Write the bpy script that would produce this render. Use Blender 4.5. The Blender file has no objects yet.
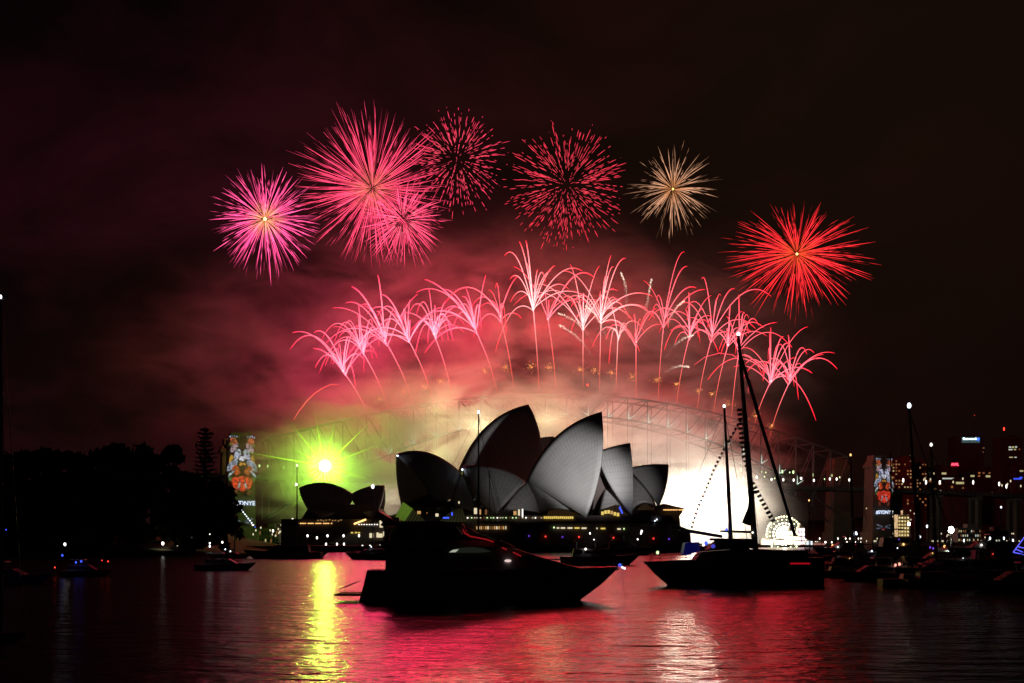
import bpy, math, random
from mathutils import Vector, Matrix, noise as mnoise
random.seed(11)
R = math.radians
S = bpy.context.scene
COL = S.collection

# ------------------------------------------------------------------ camera
F = 1200.0; HY = 541.0; CZ = 5.0
cam_d = bpy.data.cameras.new('camera'); cam = bpy.data.objects.new('camera', cam_d); COL.objects.link(cam)
cam.location = (0, 0, CZ); cam.rotation_euler = (R(90), 0, 0)
cam_d.sensor_width = 36; cam_d.lens = F * 36 / 1024
cam_d.shift_y = (HY - 341.5) / 1024
cam_d.clip_end = 30000; cam_d.clip_start = 0.5
S.camera = cam

def P(px, py, D):
    return Vector(((px - 512) / F * D, D, CZ + (HY - py) / F * D))

# ------------------------------------------------------------------ world (night sky, low cloud)
W = bpy.data.worlds.new('World'); S.world = W; W.use_nodes = True
nt = W.node_tree; nt.nodes.clear()
def N(tree, t, **kw):
    n = tree.nodes.new(t)
    for k, v in kw.items():
        if k.startswith('i_'):
            n.inputs[k[2:]].default_value = v
        else:
            setattr(n, k, v)
    return n
out = N(nt, 'ShaderNodeOutputWorld'); bg = N(nt, 'ShaderNodeBackground'); bg.inputs['Strength'].default_value = 1.0
tc = N(nt, 'ShaderNodeTexCoord')
mp = N(nt, 'ShaderNodeMapping'); mp.inputs['Scale'].default_value = (1.0, 1.0, 2.2)
ns = N(nt, 'ShaderNodeTexNoise'); ns.inputs['Scale'].default_value = 3.6; ns.inputs['Detail'].default_value = 6; ns.inputs['Roughness'].default_value = .55
ns.inputs['Distortion'].default_value = .4
rp = N(nt, 'ShaderNodeValToRGB')
rp.color_ramp.elements[0].position = .44; rp.color_ramp.elements[0].color = (0, 0, 0, 1)
rp.color_ramp.elements[1].position = .66; rp.color_ramp.elements[1].color = (1, 1, 1, 1)
L = nt.links.new
L(tc.outputs['Generated'], mp.inputs['Vector']); L(mp.outputs[0], ns.inputs['Vector']); L(ns.outputs['Fac'], rp.inputs['Fac'])
def lobe(d, sharp):
    d = Vector(d).normalized()
    dp = N(nt, 'ShaderNodeVectorMath', operation='DOT_PRODUCT'); dp.inputs[1].default_value = d
    L(tc.outputs['Generated'], dp.inputs[0])
    m = N(nt, 'ShaderNodeMath', operation='SUBTRACT'); L(dp.outputs['Value'], m.inputs[0]); m.inputs[1].default_value = 1.0
    m2 = N(nt, 'ShaderNodeMath', operation='MULTIPLY'); L(m.outputs[0], m2.inputs[0]); m2.inputs[1].default_value = sharp
    m3 = N(nt, 'ShaderNodeMath', operation='EXPONENT'); L(m2.outputs[0], m3.inputs[0])
    return m3
def scaled(src, col):
    v = N(nt, 'ShaderNodeVectorMath', operation='SCALE'); v.inputs[0].default_value = col; L(src.outputs[0], v.inputs['Scale']); return v
def mul(a, b):
    m = N(nt, 'ShaderNodeMath', operation='MULTIPLY'); L(a.outputs[0], m.inputs[0]); L(b.outputs[0], m.inputs[1]); return m
def add(a, b):
    v = N(nt, 'ShaderNodeVectorMath', operation='ADD'); L(a.outputs[0], v.inputs[0]); L(b.outputs[0], v.inputs[1]); return v
base = N(nt, 'ShaderNodeCombineXYZ'); base.inputs[0].default_value = .0018; base.inputs[1].default_value = .0006; base.inputs[2].default_value = .0009
l1 = scaled(mul(lobe((-.34, 1, .16), 26), rp), (.013, .0015, .0036))
l2 = scaled(lobe((.30, 1, .40), 16), (.0060, .0029, .0009))
l3 = scaled(mul(lobe((-.02, 1, .20), 34), rp), (.018, .002, .003))
l4 = scaled(lobe((-.28, 1, .06), 60), (.004, .0014, .0006))
L(add(add(add(add(base, l1), l2), l3), l4).outputs[0], bg.inputs['Color']); L(bg.outputs[0], out.inputs['Surface'])

# ------------------------------------------------------------------ exposure / render
S.view_settings.view_transform = 'Standard'; S.view_settings.look = 'None'
S.view_settings.exposure = 0; S.view_settings.gamma = 1
try: S.view_settings.use_curve_mapping = False
except Exception: pass
S.render.engine = 'CYCLES'
cy = S.cycles
cy.use_denoising = True
cy.max_bounces = 5; cy.diffuse_bounces = 1; cy.glossy_bounces = 2; cy.transmission_bounces = 3; cy.volume_bounces = 0
cy.volume_step_rate = 1.0; cy.volume_max_steps = 64
cy.sample_clamp_indirect = 6; cy.caustics_reflective = False; cy.caustics_refractive = False

# ------------------------------------------------------------------ lights given off by the fireworks, and added smoke lamps
AX, AY, BX, BY = -216.0, 960.0, 351.0, 1190.0          # bridge ends, near side
def bridge_D(px):
    k = (px - 512) / F; s = (BY - AY) / (BX - AX)
    return (AY - AX * s) / (1 - s * k)
def point(name, loc, power, col, rad):
    l = bpy.data.lights.new(name, 'POINT'); l.energy = power; l.color = col; l.shadow_soft_size = rad
    o = bpy.data.objects.new(name, l); COL.objects.link(o); o.location = loc; return o
K = 1.0
PINK = (1, .028, .085); RED = (1, .018, .035); MAG = (1, .034, .14)
for px, py, p, c in ((325, 372, 1.3, MAG), (362, 350, 2.3, MAG), (415, 340, 3.3, PINK), (470, 320, 3.1, PINK), (535, 308, 2.8, RED), (600, 318, 2.6, RED),
                     (655, 325, 1.6, RED), (712, 340, 1.6, RED), (765, 378, 1.1, RED)):
    point('firework_and_fill_light', P(px, py, bridge_D(px) + 10), p * 1.3e5 * K, c, 26)
for px, py, p, c in ((265, 219, .7, MAG), (375, 190, .8, MAG), (403, 222, .5, PINK), (460, 165, .5, RED), (567, 195, .7, RED), (673, 193, .3, (1, .4, .15)), (798, 258, .7, RED)):
    point('firework_and_fill_light', P(px, py, 1120), p * 1.0e5 * K, c, 14)
for px, py, p, c in ((432, 450, .55, (.80, .95, .36)), (385, 430, .12, (.55, 1, .18)), (478, 425, 1.7, (1, .92, .48)), (545, 420, 1.6, (1, .80, .40)), (605, 436, .7, (1, .76, .50)), (437, 412, .5, (.74, .95, .34))):
    point('firework_and_fill_light', P(px, py, bridge_D(px) - 75), p * .85e5 * K, c, 14)
for px, py in ((680, 503), (698, 499), (718, 499), (736, 505), (708, 518)): point('firework_and_fill_light', P(px, py, 955), 3.4e5, (1, .87, .68), 16)
for px, py, p in ((590, 425, 1.2), (640, 440, 1.0), (690, 455, .55)): point('firework_and_fill_light', P(px, py, bridge_D(px) + 75), p * .6e5, (1, .80, .58), 14)  # added lamps behind the arch where nothing burns, to brighten the smoke
point('firework_and_fill_light', P(390, 500, 1010), .9e5, (1, .72, .6), 8)
GREEN = (.24, 1, .02)
point('flare_light', P(325, 466, 890), .6e5, GREEN, 4)
def spot(name, loc, target, power, col, angle, blend=.6, rad=1.0):
    l = bpy.data.lights.new(name, 'SPOT'); l.energy = power; l.color = col; l.shadow_soft_size = rad
    l.spot_size = R(angle); l.spot_blend = blend
    o = bpy.data.objects.new(name, l); COL.objects.link(o); o.location = loc
    o.rotation_euler = (Vector(target) - Vector(loc)).to_track_quat('-Z', 'Y').to_euler(); return o

# ------------------------------------------------------------------ materials
MC = {}
def mat(name, col, rough=.6, metal=0, emit=None, es=0, spec=.5, samp='NONE', noise=0, nscale=1.0, bump=0):
    if name in MC: return MC[name]
    m = bpy.data.materials.new(name); m.use_nodes = True; MC[name] = m
    b = m.node_tree.nodes['Principled BSDF']; T = m.node_tree
    b.inputs['Base Color'].default_value = (*col, 1); b.inputs['Roughness'].default_value = rough; b.inputs['Metallic'].default_value = metal
    b.inputs['Specular IOR Level'].default_value = spec
    if emit:
        b.inputs['Emission Color'].default_value = (*emit, 1); b.inputs['Emission Strength'].default_value = es
    if noise:
        t = N(T, 'ShaderNodeTexCoord'); n = N(T, 'ShaderNodeTexNoise'); n.inputs['Scale'].default_value = nscale; n.inputs['Detail'].default_value = 5
        T.links.new(t.outputs['Object'], n.inputs['Vector'])
        r = N(T, 'ShaderNodeMapRange'); r.inputs['From Min'].default_value = .3; r.inputs['From Max'].default_value = .7
        r.inputs['To Min'].default_value = 1 - noise; r.inputs['To Max'].default_value = 1 + noise
        T.links.new(n.outputs['Fac'], r.inputs['Value'])
        v = N(T, 'ShaderNodeVectorMath', operation='SCALE'); v.inputs[0].default_value = col; T.links.new(r.outputs[0], v.inputs['Scale'])
        T.links.new(v.outputs[0], b.inputs['Base Color'])
        if bump:
            bp = N(T, 'ShaderNodeBump'); bp.inputs['Distance'].default_value = bump; T.links.new(n.outputs['Fac'], bp.inputs['Height']); T.links.new(bp.outputs[0], b.inputs['Normal'])
    m.cycles.emission_sampling = samp
    return m
def spark_mat():
    m = bpy.data.materials.new('burning_sparks'); m.use_nodes = True; T = m.node_tree; T.nodes.clear()
    o = N(T, 'ShaderNodeOutputMaterial'); e = N(T, 'ShaderNodeEmission'); a = N(T, 'ShaderNodeAttribute', attribute_name='spark_col')
    T.links.new(a.outputs['Color'], e.inputs['Color']); e.inputs['Strength'].default_value = 1; T.links.new(e.outputs[0], o.inputs['Surface'])
    m.cycles.emission_sampling = 'NONE'; return m
SPARK = spark_mat()
white_hull = mat('white_gelcoat', (.40, .40, .40), .5, noise=.06, nscale=.6)
navy = mat('dark_hull_paint', (.02, .025, .04), .45)
teak = mat('teak', (.2, .11, .05), .6, noise=.2, nscale=3)
glass = mat('tinted_glass', (.01, .012, .015), .06)
steel = mat('stainless_steel', (.5, .5, .5), .25, 1)
alu = mat('mast_aluminium', (.25, .25, .26), .45, .8)
canvas = mat('canvas', (.03, .04, .08), .9, noise=.15, nscale=4)
rope = mat('rigging_wire', (.05, .05, .05), .5)
rubber = mat('black_rubber', (.02, .02, .02), .8)
def glow(name, col, s): return mat(name, (.02, .02, .02), .5, emit=col, es=s)
g_white = glow('lamp_white', (1, .95, .85), 3.0); g_cool = glow('lamp_cool', (.75, .85, 1), 3.5)
g_warm = glow('lamp_warm', (1, .55, .18), 2.2); g_green = glow('lamp_greenish', (.7, 1, .45), 1.6); g_red = glow('lamp_red', (1, .05, .03), 2.2)
g_blue = glow('lamp_blue', (.05, .1, 1), 1.6); g_win = glow('window_warm', (1, .55, .18), .55); g_win2 = glow('window_cream', (1, .85, .55), .8)
g_win3 = glow('window_dim', (1, .4, .15), .18); g_yel = glow('hall_yellow', (1, .72, .15), .8)
g_purple = glow('lamp_purple', (.25, .08, 1), .8)

# ------------------------------------------------------------------ mesh builder
class MB:
    def __init__(s): s.v = []; s.f = []; s.c = []
    def add(s, vs, fs):
        n = len(s.v); s.v += [tuple(x) for x in vs]; s.f += [tuple(i + n for i in f) for f in fs]; return s
    def box(s, c, d, rz=0, taper=1.0):
        hx, hy, hz = d[0] / 2, d[1] / 2, d[2] / 2; cs, sn = math.cos(rz), math.sin(rz); vs = []
        for z in (-1, 1):
            k = taper if z > 0 else 1
            for x, y in ((-1, -1), (1, -1), (1, 1), (-1, 1)):
                a, b = x * hx * k, y * hy * k
                vs.append((c[0] + a * cs - b * sn, c[1] + a * sn + b * cs, c[2] + z * hz))
        return s.add(vs, [(0, 3, 2, 1), (4, 5, 6, 7), (0, 1, 5, 4), (1, 2, 6, 5), (2, 3, 7, 6), (3, 0, 4, 7)])
    def tube(s, pts, r, n=6, cols=None, cap=True):
        pts = [Vector(p) for p in pts]; m = len(pts)
        rr = r if isinstance(r, (list, tuple)) else [r] * m
        base = len(s.v)
        for i, p in enumerate(pts):
            d = (pts[min(i + 1, m - 1)] - pts[max(i - 1, 0)])
            if d.length < 1e-9: d = Vector((0, 0, 1))
            d.normalize(); up = Vector((0, 0, 1)) if abs(d.z) < .9 else Vector((1, 0, 0))
            a = d.cross(up).normalized(); b = d.cross(a)
            for k in range(n):
                t = 2 * math.pi * k / n
                s.v.append(tuple(p + (a * math.cos(t) + b * math.sin(t)) * rr[i]))
                if cols: s.c.append(cols[i])
        for i in range(m - 1):
            for k in range(n):
                s.f.append((base + i * n + k, base + i * n + (k + 1) % n, base + (i + 1) * n + (k + 1) % n, base + (i + 1) * n + k))
        if cap:
            s.f.append(tuple(base + k for k in range(n))[::-1]); s.f.append(tuple(base + (m - 1) * n + k for k in range(n)))
        return s
    def prism(s, pts, axis_v):
        """closed outline (3D points) extruded by vector"""
        n = len(pts); a = Vector(axis_v); vs = [Vector(p) for p in pts] + [Vector(p) + a for p in pts]
        fs = [tuple(range(n))[::-1], tuple(range(n, 2 * n))] + [(i, (i + 1) % n, n + (i + 1) % n, n + i) for i in range(n)]
        return s.add(vs, fs)
    def ball(s, c, r, n=8, m=5, sz=1.0, col=None):
        b = len(s.v); s.v.append((c[0], c[1], c[2] - r * sz))
        for j in range(1, m):
            ph = math.pi * j / m
            for k in range(n):
                t = 2 * math.pi * k / n
                s.v.append((c[0] + r * math.sin(ph) * math.cos(t), c[1] + r * math.sin(ph) * math.sin(t), c[2] - r * sz * math.cos(ph)))
        s.v.append((c[0], c[1], c[2] + r * sz)); e = len(s.v) - 1
        for k in range(n): s.f.append((b, b + 1 + (k + 1) % n, b + 1 + k))
        for j in range(m - 2):
            for k in range(n):
                s.f.append((b + 1 + j * n + k, b + 1 + j * n + (k + 1) % n, b + 1 + (j + 1) * n + (k + 1) % n, b + 1 + (j + 1) * n + k))
        for k in range(n): s.f.append((e, b + 1 + (m - 2) * n + k, b + 1 + (m - 2) * n + (k + 1) % n))
        if col: s.c += [col] * (len(s.v) - b)
        return s
    def build(s, name, m, parent=None, smooth=False):
        me = bpy.data.meshes.new(name); me.from_pydata(s.v, [], s.f)
        if s.c:
            a = me.attributes.new('spark_col', 'FLOAT_COLOR', 'POINT'); fl = []
            for c in s.c: fl += [c[0], c[1], c[2], 1]
            a.data.foreach_set('color', fl)
        me.materials.append(m); me.update()
        if smooth: me.polygons.foreach_set('use_smooth', [True] * len(me.polygons))
        o = bpy.data.objects.new(name, me); COL.objects.link(o)
        if parent is not None: o.parent = parent
        return o
def tag(o, label, cat, group=None, kind=None):
    if label: o['label'] = label
    if cat: o['category'] = cat
    if group: o['group'] = group
    if kind: o['kind'] = kind
    return o
def thing(name, loc, label, cat, group=None, rz=0):
    o = bpy.data.objects.new(name, None); COL.objects.link(o); o.location = loc; o.rotation_euler = (0, 0, rz); o.empty_display_size = .5
    return tag(o, label, cat, group)
KIDS = {}
def copy_tree(o, parent=None):
    c = o.copy(); COL.objects.link(c)
    if parent is not None: c.parent = parent
    for ch in list(o.children): copy_tree(ch, c)
    return c
ORD = ['first', 'second', 'third', 'fourth', 'fifth', 'sixth', 'seventh', 'eighth', 'ninth', 'tenth', 'eleventh', 'twelfth', 'thirteenth',
       'fourteenth', 'fifteenth', 'sixteenth', 'seventeenth', 'eighteenth', 'nineteenth', 'twentieth', 'twenty-first', 'twenty-second']

# ------------------------------------------------------------------ setting: water, land
def water():
    mb = MB(); mb.add([(-9000, -60, 0), (9000, -60, 0), (9000, 14000, 0), (-9000, 14000, 0)], [(0, 1, 2, 3)])
    m = bpy.data.materials.new('harbour_water'); m.use_nodes = True; T = m.node_tree; b = T.nodes['Principled BSDF']
    b.inputs['Base Color'].default_value = (.002, .003, .004, 1); b.inputs['Roughness'].default_value = .20; b.inputs['IOR'].default_value = 1.333
    t = N(T, 'ShaderNodeTexCoord')
    prev = None
    for sx, sy, sc, det, dist in ((.55, 1, .50, 3, .30), (.7, 1, 1.9, 2, .08), (.5, 1, .08, 2, .40)):
        mp = N(T, 'ShaderNodeMapping'); mp.inputs['Scale'].default_value = (sx, sy, 1); mp.inputs['Rotation'].default_value = (0, 0, R(4 + 9 * sc))
        n = N(T, 'ShaderNodeTexNoise'); n.inputs['Scale'].default_value = sc; n.inputs['Detail'].default_value = det; n.inputs['Roughness'].default_value = .55
        T.links.new(t.outputs['Object'], mp.inputs[0]); T.links.new(mp.outputs[0], n.inputs['Vector'])
        bp = N(T, 'ShaderNodeBump'); bp.inputs['Strength'].default_value = 1; bp.inputs['Distance'].default_value = dist
        T.links.new(n.outputs['Fac'], bp.inputs['Height'])
        if prev: T.links.new(prev.outputs[0], bp.inputs['Normal'])
        prev = bp
    T.links.new(prev.outputs[0], b.inputs['Normal'])
    tag(mb.build('water', m), None, None, kind='structure')
water()
earth = mat('dark_earth', (.025, .028, .018), .95, noise=.3, nscale=.05)
paving = mat('stone_paving', (.22, .19, .16), .8, noise=.15, nscale=.3)
def terrain(name, outline, zf, m=earth, step=1):
    """outline of (x, y) ground polygon rows: list of (x, [ (y, z) ... ])"""
    mb = MB(); n = len(outline[0][1])
    for x, row in outline:
        for y, z in row: mb.v.append((x, y, z))
    for i in range(len(outline) - 1):
        for j in range(n - 1):
            a = i * n + j; mb.f.append((a, a + n, a + n + 1, a + 1))
    return tag(mb.build(name, m, smooth=True), None, None, kind='structure')
rows = []
for i in range(30):                                     # wooded headland on the left
    x = -420 + i * 11.2
    k = max(0, min(1, (-100 - x) / 60)); k = k * k * (3 - 2 * k)
    h = (10 + 6 * mnoise.noise(Vector((x * .02, 0, 0)))) * k
    rows.append((x, [(398, -1), (404, .8), (425, .8 + h * .5), (470, .8 + h), (620, .8 + h), (760, -1)]))
terrain('headland', rows, None)
rows = []
for i in range(40):                                     # far north shore behind the bridge
    x = -700 + i * 60
    h = 14 + 14 * mnoise.noise(Vector((x * .004, 3, 0))) + max(0, (x - 300) * .03)
    rows.append((x, [(1195 + (60 if x < 300 else 0), -1), (1210 + (60 if x < 300 else 0), 2.0), (1320, 4 + h * .3), (1560, 6 + h), (2600, 20 + h * 1.3), (4000, -1)]))
terrain('far_shore', rows, None)
mb = MB()                                               # quay of the opera house point
mb.box((-25, 610, 1.2), (250, 150, 3.2)); tag(mb.build('quay', paving), None, None, kind='structure')
mb = MB(); mb.box((-190, 720, 1.0), (120, 120, 2.8)); tag(mb.build('forecourt_quay', paving), None, None, kind='structure')

# ------------------------------------------------------------------ opera house
def tile_mat(name, col, line):
    m = bpy.data.materials.new(name); m.use_nodes = True; T = m.node_tree; b = T.nodes['Principled BSDF']
    b.inputs['Roughness'].default_value = .38
    uv = N(T, 'ShaderNodeUVMap', uv_map='rib'); sp = N(T, 'ShaderNodeSeparateXYZ'); T.links.new(uv.outputs[0], sp.inputs[0])
    res = []
    for ax, w in (('X', .14), ('Y', .07)):
        fr = N(T, 'ShaderNodeMath', operation='FRACT'); T.links.new(sp.outputs[ax], fr.inputs[0])
        lt = N(T, 'ShaderNodeMath', operation='LESS_THAN'); T.links.new(fr.outputs[0], lt.inputs[0]); lt.inputs[1].default_value = w; res.append(lt)
    mx = N(T, 'ShaderNodeMath', operation='MAXIMUM'); T.links.new(res[0].outputs[0], mx.inputs[0]); T.links.new(res[1].outputs[0], mx.inputs[1])
    nz = N(T, 'ShaderNodeTexNoise'); nz.inputs['Scale'].default_value = .15; nz.inputs['Detail'].default_value = 6
    tcn = N(T, 'ShaderNodeTexCoord'); T.links.new(tcn.outputs['Object'], nz.inputs['Vector'])
    mr = N(T, 'ShaderNodeMapRange'); T.links.new(nz.outputs['Fac'], mr.inputs['Value']); mr.inputs['To Min'].default_value = .82; mr.inputs['To Max'].default_value = 1.12
    mi = N(T, 'ShaderNodeMix', data_type='RGBA'); T.links.new(mx.outputs[0], mi.inputs['Factor'])
    mi.inputs[6].default_value = (*col, 1); mi.inputs[7].default_value = (*line, 1)
    vs = N(T, 'ShaderNodeVectorMath', operation='SCALE'); T.links.new(mi.outputs[2], vs.inputs[0]); T.links.new(mr.outputs[0], vs.inputs['Scale'])
    T.links.new(vs.outputs[0], b.inputs['Base Color']); return m
tiles = tile_mat('cream_roof_tiles', (.62, .61, .60), (.47, .47, .47))
concrete = mat('pink_granite', (.13, .10, .09), .8, noise=.15, nscale=.2)
bronze = mat('bronze_mullion', (.07, .05, .03), .5, .3)
opera = thing('opera_house', (0, 600, 0), 'opera house with tall pointed white sail roofs on a dark podium across the water', 'opera house')
OL = Vector((0, -600, 0))
def patch(A, Rr, Pp, mAR, mRP, mAP, ns=18, nribs=16, narc=14, thick=1.3, label=None, name='sail_roof', mirror=None):
    """triangular vault: apex, ridge end, pedestal corners and points the three edges pass through"""
    A, Rr, Pp, mAR, mRP, mAP = [Vector(q) for q in (A, Rr, Pp, mAR, mRP, mAP)]
    cAR = 2 * mAR - (A + Rr) / 2; cRP = 2 * mRP - (Rr + Pp) / 2; cAP = 2 * mAP - (A + Pp) / 2
    allv = []; fs = []; uvs = []
    for side in ((0, 1) if mirror is not None else (0,)):
        base = len(allv); idx = {}
        for i in range(ns + 1):
            for j in range(ns + 1 - i):
                p = i / ns; a = j / ns; r = 1 - p - a
                v = A * a * a + Rr * r * r + Pp * p * p + cAR * 2 * a * r + cRP * 2 * r * p + cAP * 2 * a * p
                if side: v = Vector((v.x + mirror[1] * (mirror[0] - v.y) / 20.0, 2 * mirror[0] - v.y, v.z))
                idx[i, j] = len(allv); allv.append(v + OL)
                uvs.append(((a / (a + r) if a + r > 1e-6 else .5) * nribs, p * narc))
        for i in range(ns):
            for j in range(ns - i):
                f = (idx[i, j], idx[i + 1, j], idx[i, j + 1]); g = (idx[i + 1, j], idx[i + 1, j + 1], idx[i, j + 1]) if j < ns - i - 1 else None
                for q in (f, g):
                    if q: fs.append(q if not side else q[::-1])
    mb = MB(); mb.v = [tuple(v) for v in allv]; mb.f = fs
    o = mb.build(name, tiles, opera, smooth=True)
    uvl = o.data.uv_layers.new(name='rib')
    for lp in o.data.loops: uvl.data[lp.index].uv = uvs[lp.vertex_index]
    sm = o.modifiers.new('thickness', 'SOLIDIFY'); sm.thickness = thick; sm.offset = 0
    if label: o['label'] = label
    return o
N0 = 565.0; C0 = 632.0     # axes of the near and far halls
def q(px, py, D=N0): return P(px, py, D)
def shell(axis, A, Rr, Pp, mAR, mRP, mAP, depth=24, shift=0, both=True, **kw):
    d = depth
    return patch(q(*A, axis), q(*Rr, axis), q(*Pp, axis - d), q(*mAR, axis), q(*mRP, axis - d * .62), q(*mAP, axis - d * .66),
                 mirror=(axis, shift) if both else None, **kw)
# near hall
shell(N0, (601.8, 412.4), (526.5, 482), (586, 518), (556.5, 437), (556, 499), (601, 465), nribs=26, narc=20, label='tallest near sail, pale grey and floodlit')
shell(N0, (464, 467), (525, 482.5), (496, 514), (497, 468.5), (514, 494), (471, 492), depth=20, nribs=12, narc=9, shift=-7, label='rounded pale sail facing left')
shell(N0 - 6, (630.2, 443.8), (598, 452.5), (632, 516), (614.5, 447), (607, 480), (633, 478), depth=17, nribs=10, narc=10)
shell(N0 - 3, (668.4, 465.6), (628, 469), (658, 507), (650, 465.4), (646.5, 489), (666, 487), depth=17, nribs=10, narc=9)
shell(N0 + 2, (396, 455.5), (461, 474), (438, 511), (428, 453.5), (454, 492), (419, 480), depth=20, nribs=12, narc=9, shift=-19, label='dark sail with its mouth facing left')
# side vaults between the big sails
def side(axis, a, b, c, mab, mbc, mac, db=16, **kw):
    return patch(q(*a, axis - 2), q(*b, axis - db), q(*c, axis - db), q(*mab, axis - db * .7), q(*mbc, axis - db - 1), q(*mac, axis - db * .7), ns=10, nribs=6, narc=6, thick=1.0, name='side_vault', **kw)
side(N0, (526.5, 482), (503, 511), (540, 513), (516, 493), (520, 510), (534, 497))
side(N0 + 1, (526.5, 483), (538.5, 513), (583, 516), (534.5, 496), (562, 509), (560, 495))
side(N0, (608, 480), (599, 515), (630, 514), (603, 496), (614, 507), (621, 494))
side(N0 + 4, (598, 453), (596, 515), (611, 484), (594, 483), (602, 500), (606, 466), db=8)
side(N0 + 2, (632, 474), (632, 511), (656, 507), (631, 492), (643, 503), (646, 488))
side(N0 + 6, (460, 473), (447, 512), (476, 514), (454, 492), (461, 509), (470, 492), db=14)
# far (larger) hall
shell(C0, (528.6, 405.2), (459, 471), (520, 512), (487, 426.5), (490, 505), (541, 455), depth=30, nribs=18, narc=15, label='tallest sail of all, in shadow at the back')
shell(C0, (554, 437.3), (533, 441), (556, 512), (543, 438.2), (540, 480), (560, 475), depth=24, nribs=10, narc=10)
shell(C0, (445, 470), (462, 475), (455, 512), (452, 470), (462, 500), (449, 492), depth=18, nribs=8, narc=8)
# restaurant shells, left
RS = 640.0
shell(RS, (299.3, 488.5), (354, 496), (322, 519), (327, 483.6), (345, 508), (306, 506), depth=14, nribs=9, narc=7, shift=-6, label='low restaurant sail facing left')
shell(RS, (384.3, 486.2), (350, 496), (372, 519), (366, 488.2), (358, 508), (381, 504), depth=14, nribs=9, narc=7, label='low restaurant sail facing right')
# podium
def opx(x0, x1, y0, y1, D, dep, name, m, rz=0):
    a = P(x0, y1, D); b = P(x1, y0, D); mb = MB()
    mb.box(((a.x + b.x) / 2, D + dep / 2 - 600, (a.z + b.z) / 2), (b.x - a.x, dep, b.z - a.z)); return mb.build(name, m, opera)
opx(384, 672, 515.5, 549, 541, 110, 'podium', concrete)
opx(408, 655, 502.5, 516, 566, 50, 'hall_wall', concrete)
for o_ in ([(592, 516), (596, 478), (606, 474), (614, 484), (616, 516)], [(412, 512), (420, 497), (432, 494), (446, 498), (452, 512)]):
    mb = MB(); mb.prism([P(x, y, 556) + OL for x, y in o_], (0, 10, 0)); mb.build('hall_wall', concrete, opera)
opx(480, 678, 521.5, 523.5, 537, 3.8, 'parapet', concrete)
mb = MB(); mb.prism([P(x, y, 628) + OL for x, y in ((300, 521), (309, 507), (322, 503), (366, 505), (378, 508), (386, 521))], (0, 26, 0)); mb.build('restaurant_wall', concrete, opera)
opx(281, 388, 519, 549, 622, 60, 'podium', concrete)
mb = MB()                                                # stepped prow of the podium towards the bridge
pr = [(672, 508.5), (684, 508.8), (682, 513), (679.5, 516), (680.5, 526), (690, 530), (692, 549), (660, 549), (655, 508.5)]
mb.prism([P(x, y, 546) + OL for x, y in pr], (0, 70, 0)); mb.build('prow', concrete, opera)
mb = MB(); mb.prism([P(x, y, 544) + OL for x, y in ((655, 506.5), (664, 503.5), (684.5, 508.2), (684, 509.6), (655, 509))], (0, 60, 0)); mb.build('canopy', concrete, opera)
for k in range(13): 
    x = 664 + k * 1.55; mb = MB(); a = P(x, 509.9 , 543.6) + OL; mb.box(a, (.35, .3, .45)); mb.build('soffit_light', g_warm, opera)
# big stairs seen edge-on, left of the green foyer
mb = MB(); mb.prism([P(x, y, 600) + OL for x, y in ((330, 541), (395, 514), (395, 549), (330, 549))], (0, 40, 0)); mb.build('stair', concrete, opera)
# glass walls of the foyers
gw = mat('foyer_glass', (.03, .03, .03), .08, emit=(1, .5, .15), es=.025)
green_glass = mat('green_lit_glass', (.05, .06, .04), .2, emit=(.45, .8, .08), es=.38)
dim_glass = mat('olive_lit_glass', (.05, .06, .04), .2, emit=(.35, .35, .12), es=.05)
def glasswall(pts, D, m, n=8, name='glass_wall'):
    """leaning glass wall with mullions"""
    a, b, c, d = [P(*p, D) + OL for p in pts]; mb = MB(); mb.prism([a, b, c, d], (0, .3, 0)); w = mb.build(name, m, opera)
    mm = MB()
    for i in range(n + 1):
        t = i / n; mm.tube([a.lerp(b, t) + Vector((0, -.3, 0)), d.lerp(c, t) + Vector((0, -.3, 0))], .16, 4)
    mm.build('mullion', bronze, w)
glasswall(((403, 502), (413, 509), (405, 521), (394.5, 519)), 538, green_glass, 9)
glasswall(((413, 509), (425, 521), (425, 523), (405, 521)), 538, dim_glass, 6)
glasswall(((456, 507), (462, 507), (467, 522), (438, 522)), 538, dim_glass, 8)
glasswall(((549, 510.5), (568, 507.5), (580, 515.5), (546, 515.5)), 551, gw, 10)
glasswall(((603, 510), (618, 505), (629, 515.5), (600, 515.5)), 545, gw, 10)
glasswall(((640, 506), (646, 503), (655, 510), (637, 510)), 546, gw, 6)
mb = MB(); mb.prism([P(x, y, 536) + OL for x, y in ((411, 501), (454, 501), (456, 507), (409, 507))], (0, 14, 0)); mb.build('foyer_roof', concrete, opera)
def win(px, py, w, h, D, m, name='window'):
    mb = MB(); mb.box(P(px, py, D) + OL, (w * D / F, .3, h * D / F)); return mb.build(name, m, opera)
random.seed(3)
for k in range(15): win(544.5 + k * 2.0, 517.6 + random.uniform(-.15, .15), 1.55, 2.4, 540.2, g_yel)
for k in range(6): win(602.5 + k * 3.1, 513.2 - 1.4 * math.sin(k * .9), 2.5, 3.4, 540.2, g_yel if k != 3 else g_win)
for x, y, w, m in ((558, 528, 2.5, g_win2), (563, 528, 4.5, g_win2), (570, 528, 5, g_win2), (577, 528, 5, g_yel), (584, 528.2, 5, g_win2), (603, 528.5, 4.5, g_yel), (619, 529, 3.5, g_win2),
                   (554, 527.5, 1.3, g_green), (597, 528.4, 1.2, g_win2), (624, 528.8, 1, g_green)): win(x, y, w, 1.5, 540.2, m)
for k in range(14): win(477 + k * 2.2, 527.8, 1.4, 3.0, 540.2, [g_win, g_win2, g_win, g_win3][k % 4])
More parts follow.
